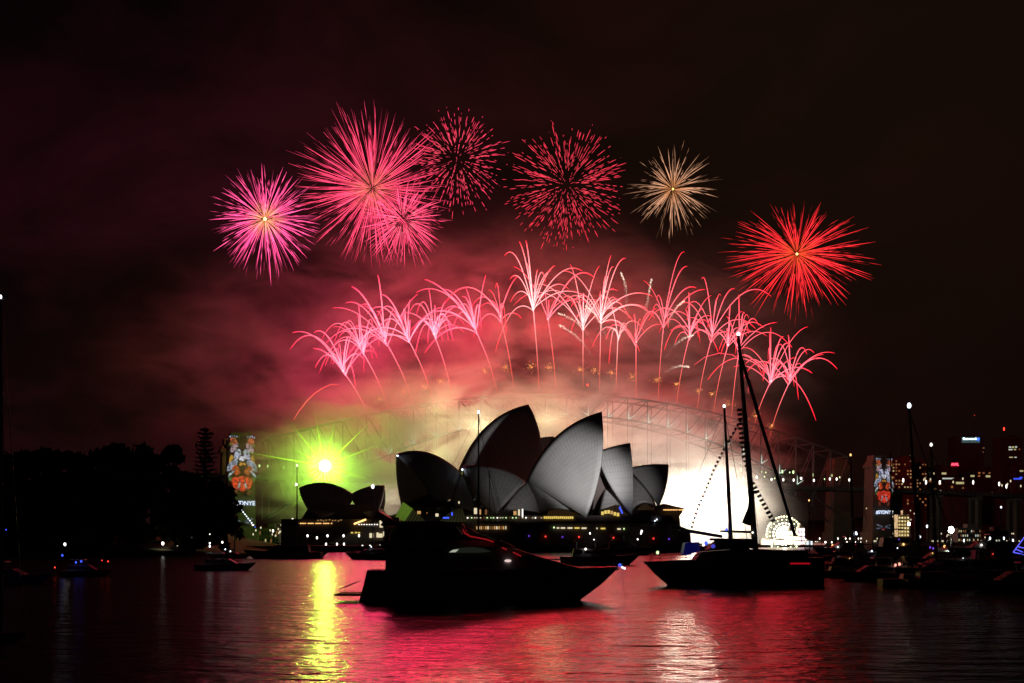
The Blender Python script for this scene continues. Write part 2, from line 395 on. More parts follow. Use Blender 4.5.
for k in range(24): win(468 + k * 3.2 + random.uniform(-.6, .6), 517.8, 1.2, .9, 540.2, random.choice([g_win2, g_white, g_win3, g_green]))
for x, y, w, h, m in ((475.5, 511, 3, 6, g_win2), (480, 512, 2, 5, g_win), (486, 512, 2, 5, g_win3), (515, 513, 3, 4, g_win), (519, 512.5, 2, 6, g_win2), (522.5, 513, 1, 8, g_white),
                      (419, 512.5, 3.5, 3, g_win), (437, 515, 3, 3, g_win2), (427, 513, 1.2, 1.8, g_win3), (452, 514, 1.1, 3.4, g_blue), (446, 517.8, 6, 1.4, g_blue), (459, 502.5, 1.4, 2.4, g_win2)): win(x, y, w, h, 535.6, m)
for x, y, m in ((529, 536, g_purple), (545.5, 536.5, g_red), (562.5, 537, g_purple), (579, 537, g_red), (613.5, 537.7, g_red), (653.5, 538.5, g_red), (669, 539, g_purple)): win(x, y, 1.2, 1.4, 540.2, m, 'wall_light')
for x, y in ((655, 521), (656.8, 519.5), (654.6, 523)): win(x, y, .8, 1.4, 540.2, g_cool, 'wall_light')
mb = MB(); mb.tube([P(619.5, 507, 539) + OL, P(622.5, 513.5, 539) + OL], .35, 6); mb.build('blue_strip', g_blue, opera)
for k in range(22): win(299 + k * 1.55, 523.4, .9, .8, 621.6, g_warm if k % 5 else g_win3)
for k in range(9): win(318 + k * 2.9 + random.uniform(-.5, .5), 520.6 + random.uniform(-1, .4), 1, .9, 621.6, g_win)
mb = MB(); mb.tube([P(354, 524, 620) + OL, P(366, 519.4, 620) + OL], .5, 6); mb.build('lit_awning', g_warm, opera)
for k in range(8): win(359 + k * 2.6, 524.5, .8, .9, 599.5, g_white)
for x, y, w, h in ((371.5, 535.5, 4, 4.5), (377.5, 535, 2, 5), (380.5, 535.5, 4, 4), (383.8, 534, 1.5, 5), (381.2, 524, 3.2, 7)): win(x, y, w, h, 599, g_win2)
for x, y in ((352, 532.7), (356, 532.6), (359, 532.8)): win(x, y, 2.2, 1.4, 599, g_yel)
# little edge lights at the tips of two sails
for x, y in ((397.5, 455.8), (462.3, 469.6)):
    mb = MB(); mb.ball(P(x, y, N0 - 4) + OL, .45, 8, 5); mb.build('tip_lamp', g_cool, opera)
# unseen floodlights right of the hall, placed to light the near sails
fl = P(690, 530, 430)
for (tx, ty), p, an in (((582, 472), 2.4e5, 14), ((508, 490), 3.4e4, 8.5), ((628, 482), 5.0e4, 10)):
    spot('sail_floodlight', (90, 380, 10), P(tx, ty, N0 - 10), p * 5.0, (1.0, .97, .96), an, .9, 2.0)
opera_front = spot('foyer_floodlight', P(470, 545, 430), P(505, 480, N0), 2.0e3, (1, .8, .6), 25, 1.0, 2)

# ------------------------------------------------------------------ arch bridge
br = thing('arch_bridge', ((AX + BX) / 2, (AY + BY) / 2, 0), 'long steel arch bridge with stone pylons half hidden in lit smoke', 'bridge')
BO = Vector((-(AX + BX) / 2, -(AY + BY) / 2, 0))
ub = Vector((BX - AX, BY - AY, 0)); LEN = ub.length; ub.normalize(); wb = Vector((-ub.y, ub.x, 0))
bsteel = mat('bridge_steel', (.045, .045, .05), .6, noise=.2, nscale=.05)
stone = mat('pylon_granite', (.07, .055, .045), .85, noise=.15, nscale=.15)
def Bp(t, w, z): return Vector((AX, AY, 0)) + ub * (t * LEN) + wb * w + Vector((0, 0, z)) + BO
def ztop(t): s = (t - .5) * 2; return 136 - 62 * s * s * (1 - .12 * s * s)
def zbot(t): s = (t - .5) * 2; return 117 - 108 * s * s
NP = 28
for w in (0, 30):
    mb = MB()
    ts = [.035 + .93 * i / NP for i in range(NP + 1)]
    for i in range(NP):
        a, b = ts[i], ts[i + 1]
        for fz in (ztop, zbot): mb.tube([Bp(a, w, fz(a)), Bp(b, w, fz(b))], .95, 4)
        if i % 1 == 0: mb.tube([Bp(a, w, ztop(a)), Bp(a, w, zbot(a))], .6, 4)
        if i < NP / 2: mb.tube([Bp(a, w, ztop(a)), Bp(b, w, zbot(b))][::1], .5, 4)
        else: mb.tube([Bp(a, w, zbot(a)), Bp(b, w, ztop(b))], .5, 4)
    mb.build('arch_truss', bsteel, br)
    for i in range(2, NP - 1):
        t = ts[i]
        if zbot(t) > 60: mb = MB(); mb.tube([Bp(t, w, zbot(t)), Bp(t, w, 56)], .3, 4); mb.build('hanger', bsteel, br)
for i in range(0, NP + 1):
    t = ts[i]
    for fz in (ztop, zbot): mb = MB(); mb.tube([Bp(t, 1, fz(t)), Bp(t, 29, fz(t))], .5, 4); mb.build('cross_brace', bsteel, br)
def deck(p0, p1, name='deck'):
    mb = MB()
    d = (p1 - p0).normalized(); n = Vector((-d.y, d.x, 0)).normalized() * 17
    o = [p0 - n, p1 - n, p1 + n, p0 + n]
    mb.add([v + Vector((0, 0, -3.5)) for v in o] + [v for v in o], [(0, 3, 2, 1), (4, 5, 6, 7), (0, 1, 5, 4), (1, 2, 6, 5), (2, 3, 7, 6), (3, 0, 4, 7)])
    for s in (-1, 1):
        k = n * (s * 1.0)
        mb.tube([p0 + k + Vector((0, 0, 1.3)), p1 + k + Vector((0, 0, 1.3))], .2, 4)
    return mb.build(name, bsteel, br)
dk0 = Bp(0, 15, 58); dk1 = Bp(1, 15, 58)
deck(dk0, dk1)
RA = [Bp(1, 15, 58), Vector((520, 1245, 53)) + BO, Vector((760, 1290, 46)) + BO]
LA = [Bp(0, 15, 58), Vector((-520, 840, 55)) + BO]
deck(RA[0], RA[1]); deck(RA[1], RA[2]); deck(LA[1], LA[0])
for i in range(1, 8):
    p = RA[0].lerp(RA[1], i / 4) if i < 5 else RA[1].lerp(RA[2], (i - 4) / 3.5)
    mb = MB(); z = p.z - 3.7
    for s in (-9, 9):
        mb.box((p.x, p.y + s, z / 2), (5.5, 5, z), math.atan2(ub.y, ub.x), .8)
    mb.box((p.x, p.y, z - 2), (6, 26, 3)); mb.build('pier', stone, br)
def pylon(t, w, h=90, lab=None):
    root = MB(); z = 0
    rz = math.atan2(ub.y, ub.x)
    c = Bp(t, w, 0)
    root.box((c.x, c.y, 7), (27, 19, 14), rz, .97)
    root.box((c.x, c.y, 14 + (h - 26) / 2), (22.5, 15, h - 26), rz, .86)
    root.box((c.x, c.y, h - 10.5), (22.6, 14.6, 3), rz)
    root.box((c.x, c.y, h - 4.5), (17.5, 11, 9), rz, .9)
    for s in (-1, 1):
        cc = c + ub * s * 8.6; root.box((cc.x, cc.y, h - 7.6), (3.4, 13, 3), rz, .8)
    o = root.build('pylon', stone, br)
    if lab: o['label'] = lab
    return o
p_l = pylon(-.005, -9, 90.5, 'left stone pylon carrying a colourful light projection'); pylon(.0, 44, 90)
p_r = pylon(1.01, -9, 89, 'right stone pylon carrying a colourful light projection'); pylon(1.0, 44, 89)
# light projections on the near faces (colours of the projected light on stone)
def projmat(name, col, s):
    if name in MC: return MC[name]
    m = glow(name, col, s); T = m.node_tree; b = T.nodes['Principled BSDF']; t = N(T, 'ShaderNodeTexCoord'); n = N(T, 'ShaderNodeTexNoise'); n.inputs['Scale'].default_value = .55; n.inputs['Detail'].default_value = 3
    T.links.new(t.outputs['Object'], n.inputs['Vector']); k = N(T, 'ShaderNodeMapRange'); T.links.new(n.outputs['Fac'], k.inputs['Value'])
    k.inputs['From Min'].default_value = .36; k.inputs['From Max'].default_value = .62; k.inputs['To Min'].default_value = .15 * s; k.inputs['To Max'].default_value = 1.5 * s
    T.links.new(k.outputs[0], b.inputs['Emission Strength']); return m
def flat(pts, col, s, o3, parent, U, Vv, depth):
    mb = MB(); p3 = [o3 + U * x + Vector((0, 0, 1)) * y + Vv * depth for x, y in pts]
    mb.add(p3 + [p + Vv * -.15 for p in p3], [tuple(range(len(pts))), tuple(range(len(pts), 2 * len(pts)))[::-1]] + [(i, (i + 1) % len(pts), len(pts) + (i + 1) % len(pts), len(pts) + i) for i in range(len(pts))])
    return mb.build('projected_shape', projmat('proj_%d_%d_%d' % tuple(int(c * 100) for c in col), col, s), parent)
def text_mesh(s, size, m, parent, loc, rot, name='lettering', ext=.1):
    cu = bpy.data.curves.new('t', 'FONT'); cu.body = s; cu.size = size; cu.extrude = ext; cu.align_x = 'CENTER'; cu.align_y = 'CENTER'; cu.offset = size * .02
    t = bpy.data.objects.new('t', cu); COL.objects.link(t); bpy.context.view_layer.update()
    me = bpy.data.meshes.new_from_object(t.evaluated_get(bpy.context.evaluated_depsgraph_get())); bpy.data.objects.remove(t)
    me.name = name; me.materials.clear(); me.materials.append(m)
    o = bpy.data.objects.new(name, me); COL.objects.link(o); o.parent = parent; o.location = loc; o.rotation_euler = rot; return o
def projection(pyl, t, w, top, k):
    c = Bp(t, w - 10.2, 0); U = ub; V = -wb
    def sh(pts, col, s, d, both=True):
        for sgn in ((1, -1) if both else (1,)):
            pp = [(x * sgn, z + (y - z) * .76) for x, y in pts]
            if sgn < 0: pp = pp[::-1]
            flat(pp, col, s * k, c, pyl, U, V, d)
    z = top
    def blob(cx, cy, rx, ry, n=9, jit=.25, rot=0):
        o = []
        for i in range(n):
            a = 2 * math.pi * i / n; r = 1 + random.uniform(-jit, jit); x = rx * r * math.cos(a); y = ry * r * math.sin(a)
            o.append((cx + x * math.cos(rot) - y * math.sin(rot), cy + x * math.sin(rot) + y * math.cos(rot)))
        return o
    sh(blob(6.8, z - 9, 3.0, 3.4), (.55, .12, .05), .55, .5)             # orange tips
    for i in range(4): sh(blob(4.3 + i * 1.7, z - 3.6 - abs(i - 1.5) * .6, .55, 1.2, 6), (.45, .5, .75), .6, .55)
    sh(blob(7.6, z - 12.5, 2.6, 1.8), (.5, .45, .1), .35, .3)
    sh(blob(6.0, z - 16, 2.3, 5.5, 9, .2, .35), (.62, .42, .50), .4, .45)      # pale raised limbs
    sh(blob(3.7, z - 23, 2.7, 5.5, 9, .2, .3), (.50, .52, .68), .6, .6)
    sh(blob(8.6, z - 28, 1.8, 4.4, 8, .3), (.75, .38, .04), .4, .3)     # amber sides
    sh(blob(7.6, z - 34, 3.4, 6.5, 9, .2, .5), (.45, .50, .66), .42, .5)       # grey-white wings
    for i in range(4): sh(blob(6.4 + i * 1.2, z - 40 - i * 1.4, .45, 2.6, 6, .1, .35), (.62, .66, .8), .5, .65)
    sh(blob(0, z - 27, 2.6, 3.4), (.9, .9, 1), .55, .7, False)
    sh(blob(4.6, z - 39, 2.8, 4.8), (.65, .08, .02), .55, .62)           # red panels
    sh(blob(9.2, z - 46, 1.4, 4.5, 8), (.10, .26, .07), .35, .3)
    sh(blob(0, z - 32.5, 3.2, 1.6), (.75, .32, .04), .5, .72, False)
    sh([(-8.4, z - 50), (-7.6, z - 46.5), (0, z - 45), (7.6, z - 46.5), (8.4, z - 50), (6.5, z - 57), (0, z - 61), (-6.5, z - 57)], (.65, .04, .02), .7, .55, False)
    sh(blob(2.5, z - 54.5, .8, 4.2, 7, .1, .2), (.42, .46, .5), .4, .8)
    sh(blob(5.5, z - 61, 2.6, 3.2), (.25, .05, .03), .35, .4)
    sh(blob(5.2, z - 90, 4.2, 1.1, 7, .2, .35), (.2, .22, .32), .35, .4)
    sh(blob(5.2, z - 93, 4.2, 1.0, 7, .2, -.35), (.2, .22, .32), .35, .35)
    rz = math.atan2(ub.y, ub.x)
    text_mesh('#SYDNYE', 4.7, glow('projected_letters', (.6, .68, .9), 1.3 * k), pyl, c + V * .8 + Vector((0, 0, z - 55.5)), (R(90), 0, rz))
random.seed(21)
projection(p_l, -.005, -9, 90, 1.1); random.seed(21); projection(p_r, 1.01, -9, 88.5, .9)
# v shaped feature lights at the lower chord nodes
vl = glow('node_lights', (.75, 1, .85), .8)
for i in range(2, NP - 2):
    t = ts[i]; zz = zbot(t); s = 1 if t > .5 else -1
    mb = MB(); mb.tube([Bp(t, -1.6, zz + 9), Bp(t, -1.6, zz + .5)], [.12, .55], 4); mb.tube([Bp(t, -1.6, zz + .5), Bp(t + s * .012, -1.6, zz + 4.5)], [.5, .12], 4)
    mb.build('floodlight', vl, br)
# red aircraft lamp at the crown
mb = MB(); mb.tube([Bp(.512, 15, 136), Bp(.512, 15, 146)], .35, 5); bc = mb.build('beacon_mast', bsteel, br)
mb = MB(); mb.ball(Bp(.512, 15, 147), 1.1); mb.build('beacon', g_red, bc)

def lamp_proto(h, m, r=.75, sz=1.8):
    root = thing('street_lamp', (0, 0, 0), 'lamp', 'lamp')
    mb = MB(); mb.tube([(0, 0, 0), (0, 0, h * .7), (0, 0, h)], [.22, .15, .1], 6); mb.build('pole', rope, root)
    mb = MB(); mb.ball((0, 0, h + r * sz), r, 8, 5, sz); mb.build('lamp_head', m, root); return root
def lamps(proto, pts, label, group, labf=None):
    for i, p in enumerate(pts):
        o = proto if i == 0 else copy_tree(proto); o.location = p
        o['label'] = labf(i) if labf else label; o['group'] = group
random.seed(5)
pts = [Bp(t, -.8, 58) - BO for t in [.60 + i * .0215 for i in range(18)]]
lamps(lamp_proto(5, g_white, .8), [p + Vector((random.uniform(-3, 3), 0, random.uniform(-1, 1.4))) for p in pts], 'small white lamp on the near edge of the bridge deck, right of the opera house', 'lamps along the bridge deck')
pts = [Bp(t, 31, 62) - BO for t in [.62 + i * .031 for i in range(12)]]
lamps(lamp_proto(8, g_green, 1.0), [p + Vector((random.uniform(-5, 5), 0, random.uniform(-1, 5))) for p in pts], 'greenish lamp on the far edge of the bridge deck above the fairground wheel', 'lamps along the bridge deck')
pts = [Bp(t, -.8, 58) - BO for t in [.02 + i * .018 for i in range(15)]]
lamps(lamp_proto(5, g_green, .65), [p + Vector((random.uniform(-3, 3), 0, random.uniform(-.5, 1.5))) for p in pts], 'small lamp on the bridge deck behind the green flare', 'lamps along the bridge deck')
pts = [(RA[0].lerp(RA[1], i / 7) if i < 7 else RA[1].lerp(RA[2], (i - 7) / 8)) - BO + Vector((0, -16, 0)) for i in range(1, 15)]
lamps(lamp_proto(7, g_white, .85, 2.6), [p + Vector((random.uniform(-7, 7), random.uniform(-3, 20), random.uniform(-.5, 2))) for p in pts], 'white lamp on the bridge approach right of the projection pylon', 'lamps on the bridge approach')
random.seed(8)
pts = [RA[0].lerp(RA[1], random.random() * 1.0) - BO + Vector((0, 14, 0)) for i in range(12)] + [RA[1].lerp(RA[2], random.random() * .7) - BO + Vector((0, 14, 0)) for i in range(8)]
lamps(lamp_proto(9, g_win2, .75, 1.8), [p + Vector((0, 0, random.uniform(-1, 5))) for p in pts], 'small dim lamp on the far side of the bridge approach at right', 'dim lamps on the far side of the approach')
pts = [Bp(.60 + random.random() * .4, random.uniform(2, 28), 60 + random.uniform(0, 8)) - BO for i in range(22)]
lamps(lamp_proto(4, g_green, .6, 1.4), pts, 'tiny greenish light among the lamps on the bridge deck right of the opera house', 'tiny lights on the bridge deck')
# orange light on the far right pylon and piers
c = Bp(1.0, 44, 0) - BO
spot('pylon_floodlight', (c.x - 20, c.y - 50, 58), (c.x, c.y, 82), 3.2e4, (1, .25, .04), 30, .8, 1)
spot('pier_floodlight', (c.x + 5, c.y - 75, 3), (c.x + 20, c.y - 20, 40), 7e3, (1, .5, .25), 70, .8, 1)
c = Bp(0, 44, 0) - BO
spot('pylon_floodlight', (c.x - 35, c.y - 45, 50), (c.x, c.y, 75), 1.2e4, (1, .38, .08), 50, .8, 1)

# ------------------------------------------------------------------ fireworks
def sc(c, k): return (c[0] * k, c[1] * k, c[2] * k)
def mixc(a, b, t): return tuple(a[i] * (1 - t) + b[i] * t for i in range(3))
def trail(mb, pts, rads, cols, n=4): mb.tube(pts, rads, n, cols, cap=False)
def burst(label, px, py, D, rad, ntr, cin, cout, core, start=.12, dash=False, width=.42, bright=1, sq=(1, 1), grav=.06, jitter=.12, flat_=1.0, lean=(0, 0), corecol=(1, .8, .5)):
    c0 = P(px, py, D); root = thing('firework_burst', c0, label, 'firework', 'round bursts high over the bridge')
    u = D / F; Rm = rad * u; objs = []
    gold = math.pi * (3 - math.sqrt(5)); rest = MB()
    for i in range(ntr):
        yv = 1 - 2 * (i + .5) / ntr; rr = math.sqrt(1 - yv * yv); a = gold * i + random.uniform(-.2, .2)
        d = Vector((rr * math.cos(a), yv + random.uniform(-.06, .06), rr * math.sin(a)))
        rl = Rm * (1 + random.uniform(-jitter, jitter * .6))
        mb = MB(); s0 = start + random.uniform(0, .08)
        wob = Vector((random.gauss(0, .05), 0, random.gauss(0, .05))) * Rm
        def pos(s):
            return Vector((d.x * rl * s * sq[0] + lean[0] * u * s * s, d.y * rl * s, d.z * rl * s * sq[1] + lean[1] * u * s * s - (grav + .05) * Rm * s * s)) + wob * (s * s)
        if not dash:
            n = 9; a0 = start + random.uniform(0, .30) * (1 if random.random() < .6 else .2); pp = []; rd = []; cl = []; vb = random.uniform(.25, 1.4) ** 1.3
            for k in range(n):
                t = k / (n - 1); q1 = a0 + (1 - a0) * t; pp.append(pos(q1))
                rd.append(max(.03, width * (.3 + .7 * min(1, q1 * 1.4)) * (1 if t < .75 else (1 - t) / .25 * .9 + .1)))
                cl.append(sc(mixc(cin, cout, min(1, q1 * 2.4)), bright * vb * (.7 + .5 * math.sin(math.pi * min(1, q1)))))
            if random.random() < .55:
                for j in ((5,), (4, 6), (5, 6))[random.randrange(3)]: rd[j] = .012; cl[j] = sc(cl[j], .2)
            trail(mb, pp, rd, cl)
        else:
            pp = []; rd = []; cl = []; q1 = max(s0, dash + random.uniform(-.12, .2))
            while q1 < 1:
                ln = random.uniform(.05, .15) * (1.6 if d.z > 0 else 1); e1 = min(1, q1 + ln); vb = random.uniform(.6, 1.25)
                for f, w_, bb_ in ((0, .02, 0), (.08, .5, 1), (.5, 1, 1), (.9, .5, 1), (1, .02, 0)):
                    pp.append(pos(q1 + (e1 - q1) * f)); rd.append(max(.012, width * w_)); cl.append(sc(mixc(cin, cout, min(1, q1 * 1.5)), bright * vb * bb_))
                q1 = e1 + random.uniform(.02, .12)
            if len(pp) < 2: continue
            trail(mb, pp, rd, cl)
        if i < 100: mb.build('spark_trail', SPARK, root)
        else: rest.add(mb.v, mb.f); rest.c += mb.c
    if rest.v: rest.build('spark_trails', SPARK, root)['kind'] = 'stuff'
    if core:
        mb = MB(); mb.ball((0, 0, 0), core * u, 10, 6, 1, sc(corecol, 3)); mb.build('burning_core', SPARK, root)
    return root
random.seed(7)
burst('magenta pink burst with a yellow-white core, leftmost in the sky', 265, 219, 1060, 54, 240, (1.0, .50, .10), (1.0, .075, .26), 1.7, .04, width=.26, bright=2.2, grav=.03, jitter=.22, corecol=(1, .75, .3))
burst('largest pink burst, dense with long trails, second from the left', 372, 188, 1120, 76, 380, (.85, .20, .12), (.95, .055, .14), 0, .05, width=.21, bright=1.9, grav=-.02, jitter=.16, lean=(-3, 4))
burst('small pink burst overlapping the lower right of the largest burst', 403, 220, 1080, 45, 200, (1.0, .3, .3), (1, .07, .17), 0, .22, width=.24, bright=1.9, grav=.05, jitter=.2)
burst('crimson burst of short dashes, third round burst from the left', 457, 160, 1120, 50, 170, (.95, .12, .14), (.85, .04, .10), 0, .2, dash=.46, width=.26, bright=1.5, grav=0, jitter=.15)
burst('wide dark red burst of short dashes above the middle of the bridge', 567, 185, 1120, 62, 200, (.8, .07, .09), (.80, .035, .07), 0, .2, dash=.40, width=.26, bright=1.5, grav=-.0, jitter=.15)
burst('gold burst of thin straight trails, small and round', 673, 189, 1120, 43, 150, (.95, .30, .06), (.62, .30, .17), 1.1, .06, width=.25, bright=1.15, grav=.04, jitter=.2, corecol=(1, .5, .12))
burst('scarlet burst with a tiny orange core, rightmost in the sky', 797, 254, 1120, 63, 290, (.9, .10, .02), (.9, .022, .03), 1.3, .05, width=.22, bright=1.8, sq=(1.12, .86), grav=.05, jitter=.22, corecol=(1, .6, .2))

COMETS = [(371.7, 425, 343, 371, -7), (391, 417, 361, 349, -6), (414.7, 410, 385, 340, -5), (434, 404, 407, 337, -4), (453, 400, 434, 334, -3), (497, 391, 475, 329, -7),
          (514, 390, 500, 316, -4), (539, 389, 533, 306, 0), (556, 388, 548, 319, 0), (583, 388, 583, 325, 0), (599.5, 391, 601, 319, 0), (616, 392, 618, 337, 1), (636, 398, 636, 342, 0),
          (658, 400, 664, 322, 2), (676.6, 403, 690, 334, 2), (697, 410, 712, 337, 3), (713, 416, 728, 345, 3), (731, 424, 739, 350, 3), (753, 430, 771, 381, 0), (769, 440, 790, 381, 1)]
TX = ['leaning farthest left', 'leaning left', 'leaning left', 'leaning left', 'tilted left', 'leaning left with wide arms', 'tall and tilted left', 'tallest and nearly upright', 'upright', 'upright', 'upright', 'upright with white tips near',
      'short and upright', 'tall with wide arms', 'tilted right', 'tilted right', 'tilted right', 'beside the tall mast top', 'low and leaning right', 'rightmost, with long arms']
random.seed(17)
for i, (bx, by, hx, hy, lean) in enumerate(COMETS):
    D = bridge_D(bx) + 8; b0 = P(bx, by, D); h0 = P(hx, hy, D)
    left = i < 6
    root = thing('palm_firework', b0, '%s pink palm firework from the left above the bridge arch, %s' % (ORD[i], TX[i]), 'firework', 'palm fireworks rising from the bridge arch')
    hot = (3.2, .72, 1.0) if left else (3.0, .50, .65); cool = (2.6, .07, .22) if left else (2.4, .025, .075)
    if i in (7, 9, 10, 11): hot = (3.2, 1.4, 1.4)
    h = h0 - b0; mb = MB(); n = 14; pp = []; rd = []; cl = []
    bend = Vector((-h.x * .10, 0, 0))
    for k in range(n):
        t = k / (n - 1); pp.append(h * t + bend * math.sin(math.pi * t)); rd.append(.15 + .22 * t); cl.append(mixc((1.1, .16, .08), sc(hot, .75), t ** 1.8))
    trail(mb, pp, rd, cl); mb.build('rising_tail', SPARK, root)
    ks = random.uniform(.86, 1.25); bias = random.uniform(-16, 16)
    na = random.randint(11, 19) if i not in (8, 11, 12) else 7
    if i == 19: na = 16
    for k in range(na):
        ang = R(lean * 1.2 + ((-66 + 132 * (k + .5) / na) * random.uniform(.7, 1.15)) * .9 * (.7 + .3 * abs(2 * (k + .5) / na - 1)) + random.uniform(-14, 14) + bias); yaw = random.uniform(-.7, .7)
        sp = ks * random.uniform(12, 29) * (1.0 if abs(ang) < .9 else .92) * (1.10 if 5 <= i <= 8 or i > 15 else .97)
        v = Vector((math.sin(ang) * sp * .74, yaw * sp * .5, math.cos(ang) * sp * 1.02 + 3)) + Vector((lean * .45, 0, 0))
        p = h * random.uniform(.90, 1.06); pp = [p.copy()]; T = random.uniform(2.2, 4.3); dt = T / 16
        for s in range(16):
            v.z -= 9.0 * dt; v *= (1 - .08 * dt); p = p + v * dt; pp.append(p.copy())
        mb = MB(); m = len(pp); fade = random.uniform(.7, 1.1); wd = random.uniform(.24, .46)
        trail(mb, pp, [max(.05, wd * (.75 + .25 * math.sin(math.pi * s / (m - 1)) - (.5 if s == m - 1 else 0))) for s in range(m)],
              [sc(mixc(hot, cool, min(1, s / m * 1.1)), fade) for s in range(m)])
        mb.build('spark_arc', SPARK, root)
    if i % 2 == 0:
        mb = MB(); mb.ball(h, 1.0, 8, 5, 1, (2, 1.0, 1.1)); mb.build('burning_core', SPARK, root)
# a lone arc on the far left
D = bridge_D(300); root = thing('spark_arc_firework', P(293.5, 420, D), 'single pink curved streak low at the far left of the arch', 'firework')
mb = MB(); ctl = [(293.5, 420), (299, 411), (307, 401), (315, 393), (323, 388), (331, 384.5), (339, 385)]
trail(mb, [P(x, y, D) - P(293.5, 420, D) for x, y in ctl], [.2, .4, .5, .5, .45, .4, .2], [sc((1.2, .14, .12), .9)] * 7); mb.build('spark_arc', SPARK, root)
D = bridge_D(760); root = thing('spark_arc_firework', P(812, 343, D), 'long red curved streak below the scarlet right-hand palms', 'firework')
mb = MB(); ctl = [(748, 393), (749, 378), (744, 364), (733, 355), (720, 353), (705, 357), (694, 365)]
trail(mb, [P(x, y, D) - P(812, 343, D) for x, y in ctl], [.2, .35, .42, .42, .4, .35, .2], [(1.1, .09, .13)] * 7); mb.build('spark_arc', SPARK, root)
# orange glitter over the firing points
GL = [(357.6, 407), (379.6, 399.6), (403, 392), (424, 387), (440.5, 381), (485, 371), (505.5, 367.7), (531, 366), (549, 367), (580, 369), (595, 370), (612, 373), (632, 377), (656.7, 380), (677, 384),
      (697.7, 391), (712, 394), (728.5, 404), (756, 416), (772, 426)]
random.seed(31)
for i, (x, y) in enumerate(GL):
    D = bridge_D(x) - 3; root = MB(); c = P(x, y, D)
    for k in range(46):
        a = random.uniform(0, 6.283); r = abs(random.gauss(0, 3.0)); p = Vector((math.cos(a) * r, random.gauss(0, 3), math.sin(a) * r * .75))
        root.ball(p, random.uniform(.13, .34), 4, 3, 1, sc((1.6, .62, .16), random.uniform(.5, 1.3)))
    o = root.build('glitter_burst', SPARK); o.location = c
    tag(o, '%s small orange glitter cluster from the left, just above the arch' % ORD[i], 'firework', 'orange glitter clusters along the arch')
# silver comets
SV = [((628, 330), (627, 300), (625, 284), (621, 273), 'curling over at the top, left one of the tall pair'), ((643, 326), (646, 308), (649, 292), (651.5, 279), 'standing straight up, right one of the tall pair'),
      ((667, 330), (671, 317), (677, 307), (684, 301), 'slanting up to the right'), ((665, 358), (675, 345), (685, 338), (693, 335), 'curving right below the slanting one'),
      ((664, 373), (672, 368), (681, 366), (689, 367), 'shortest and lowest, nearly level'), ((598, 352), (587, 333), (573, 320), (558, 313), 'falling to the left, above the tallest pale sail'),
      ((609, 348), (603, 330), (595, 315), (586, 306), 'thin, leaning left behind the red palms'), ((593, 358), (583, 343), (571, 332), (559, 325), 'lowest of the left-leaning ones')]
for i, s in enumerate(SV):
    D = bridge_D(s[0][0]) - 6; b0 = P(*s[0], D); pts = [P(*p, D) - b0 for p in s[:4]]; mb = MB()
    def cp(t):
        f = t * 3; j = min(2, int(f)); f -= j
        p0 = pts[max(0, j - 1)]; p1 = pts[j]; p2 = pts[j + 1]; p3 = pts[min(3, j + 2)]
        return .5 * (2 * p1 + (p2 - p0) * f + (2 * p0 - 5 * p1 + 4 * p2 - p3) * f * f + (3 * p1 - p0 - 3 * p2 + p3) * f ** 3)
    for k in range(230):
        t = random.random() ** .8; w = 1.5 - .7 * t; p = cp(t) + Vector((random.gauss(0, w * .5), random.gauss(0, w), random.gauss(0, w * .5)))
        mb.ball(p, random.uniform(.12, .34) * (.55 + .6 * t), 4, 3, 1, sc((1.0, .86, .66), random.uniform(.5, 1.6) * (.25 + 1.1 * t)))
    o = mb.build('silver_comet', SPARK); o.location = b0
    tag(o, 'sparkling silver comet tail %s' % s[4], 'firework', 'silver comets among the red palms')
# green flare; its lens diffraction rays are built as thin glowing spikes
c0 = P(325, 466, 900); root = thing('green_flare', c0, 'dazzling green star flare with long thin diffraction rays modelled as spikes above the low restaurant sails', 'firework')
mb = MB(); mb.ball((0, 0, 0), 4.2, 16, 10, 1, (60, 100, 26)); core = mb.build('burning_core', SPARK, root)
cm = bpy.data.materials.new('flare_core'); cm.use_nodes = True; bb = cm.node_tree.nodes['Principled BSDF']; bb.inputs['Emission Color'].default_value = (.52, 1, .10, 1); bb.inputs['Emission Strength'].default_value = 300
bb.inputs['Base Color'].default_value = (.1, .2, .05, 1)
core.data.materials.clear(); core.data.materials.append(cm); cm.cycles.emission_sampling = 'FRONT'
for ang, ln in ((170, 92), (152, 45), (128, 62), (101, 58), (77, 46), (45, 70), (22, 60), (5, 34), (-17, 58), (-38, 48), (-63, 44), (-82, 70), (-101, 52), (-128, 64), (-145, 40), (-160, 30), (118, 34), (60, 30), (-50, 26), (190, 24)):
    a = R(ang); d = Vector((math.cos(a), random.uniform(-.12, .12), math.sin(a))); u = 900 / F; mb = MB(); n = 8
    trail(mb, [d * (3 + (ln * u - 3) * k / (n - 1)) for k in range(n)], [max(.02, .40 * (1 - k / (n - 1)) ** .8) for k in range(n)], [sc((.34, .80, .02), 6.0 * (1 - k / (n - 1)) ** 1.6 + .35) for k in range(n)])
    mb.build('lens_ray', SPARK, root)
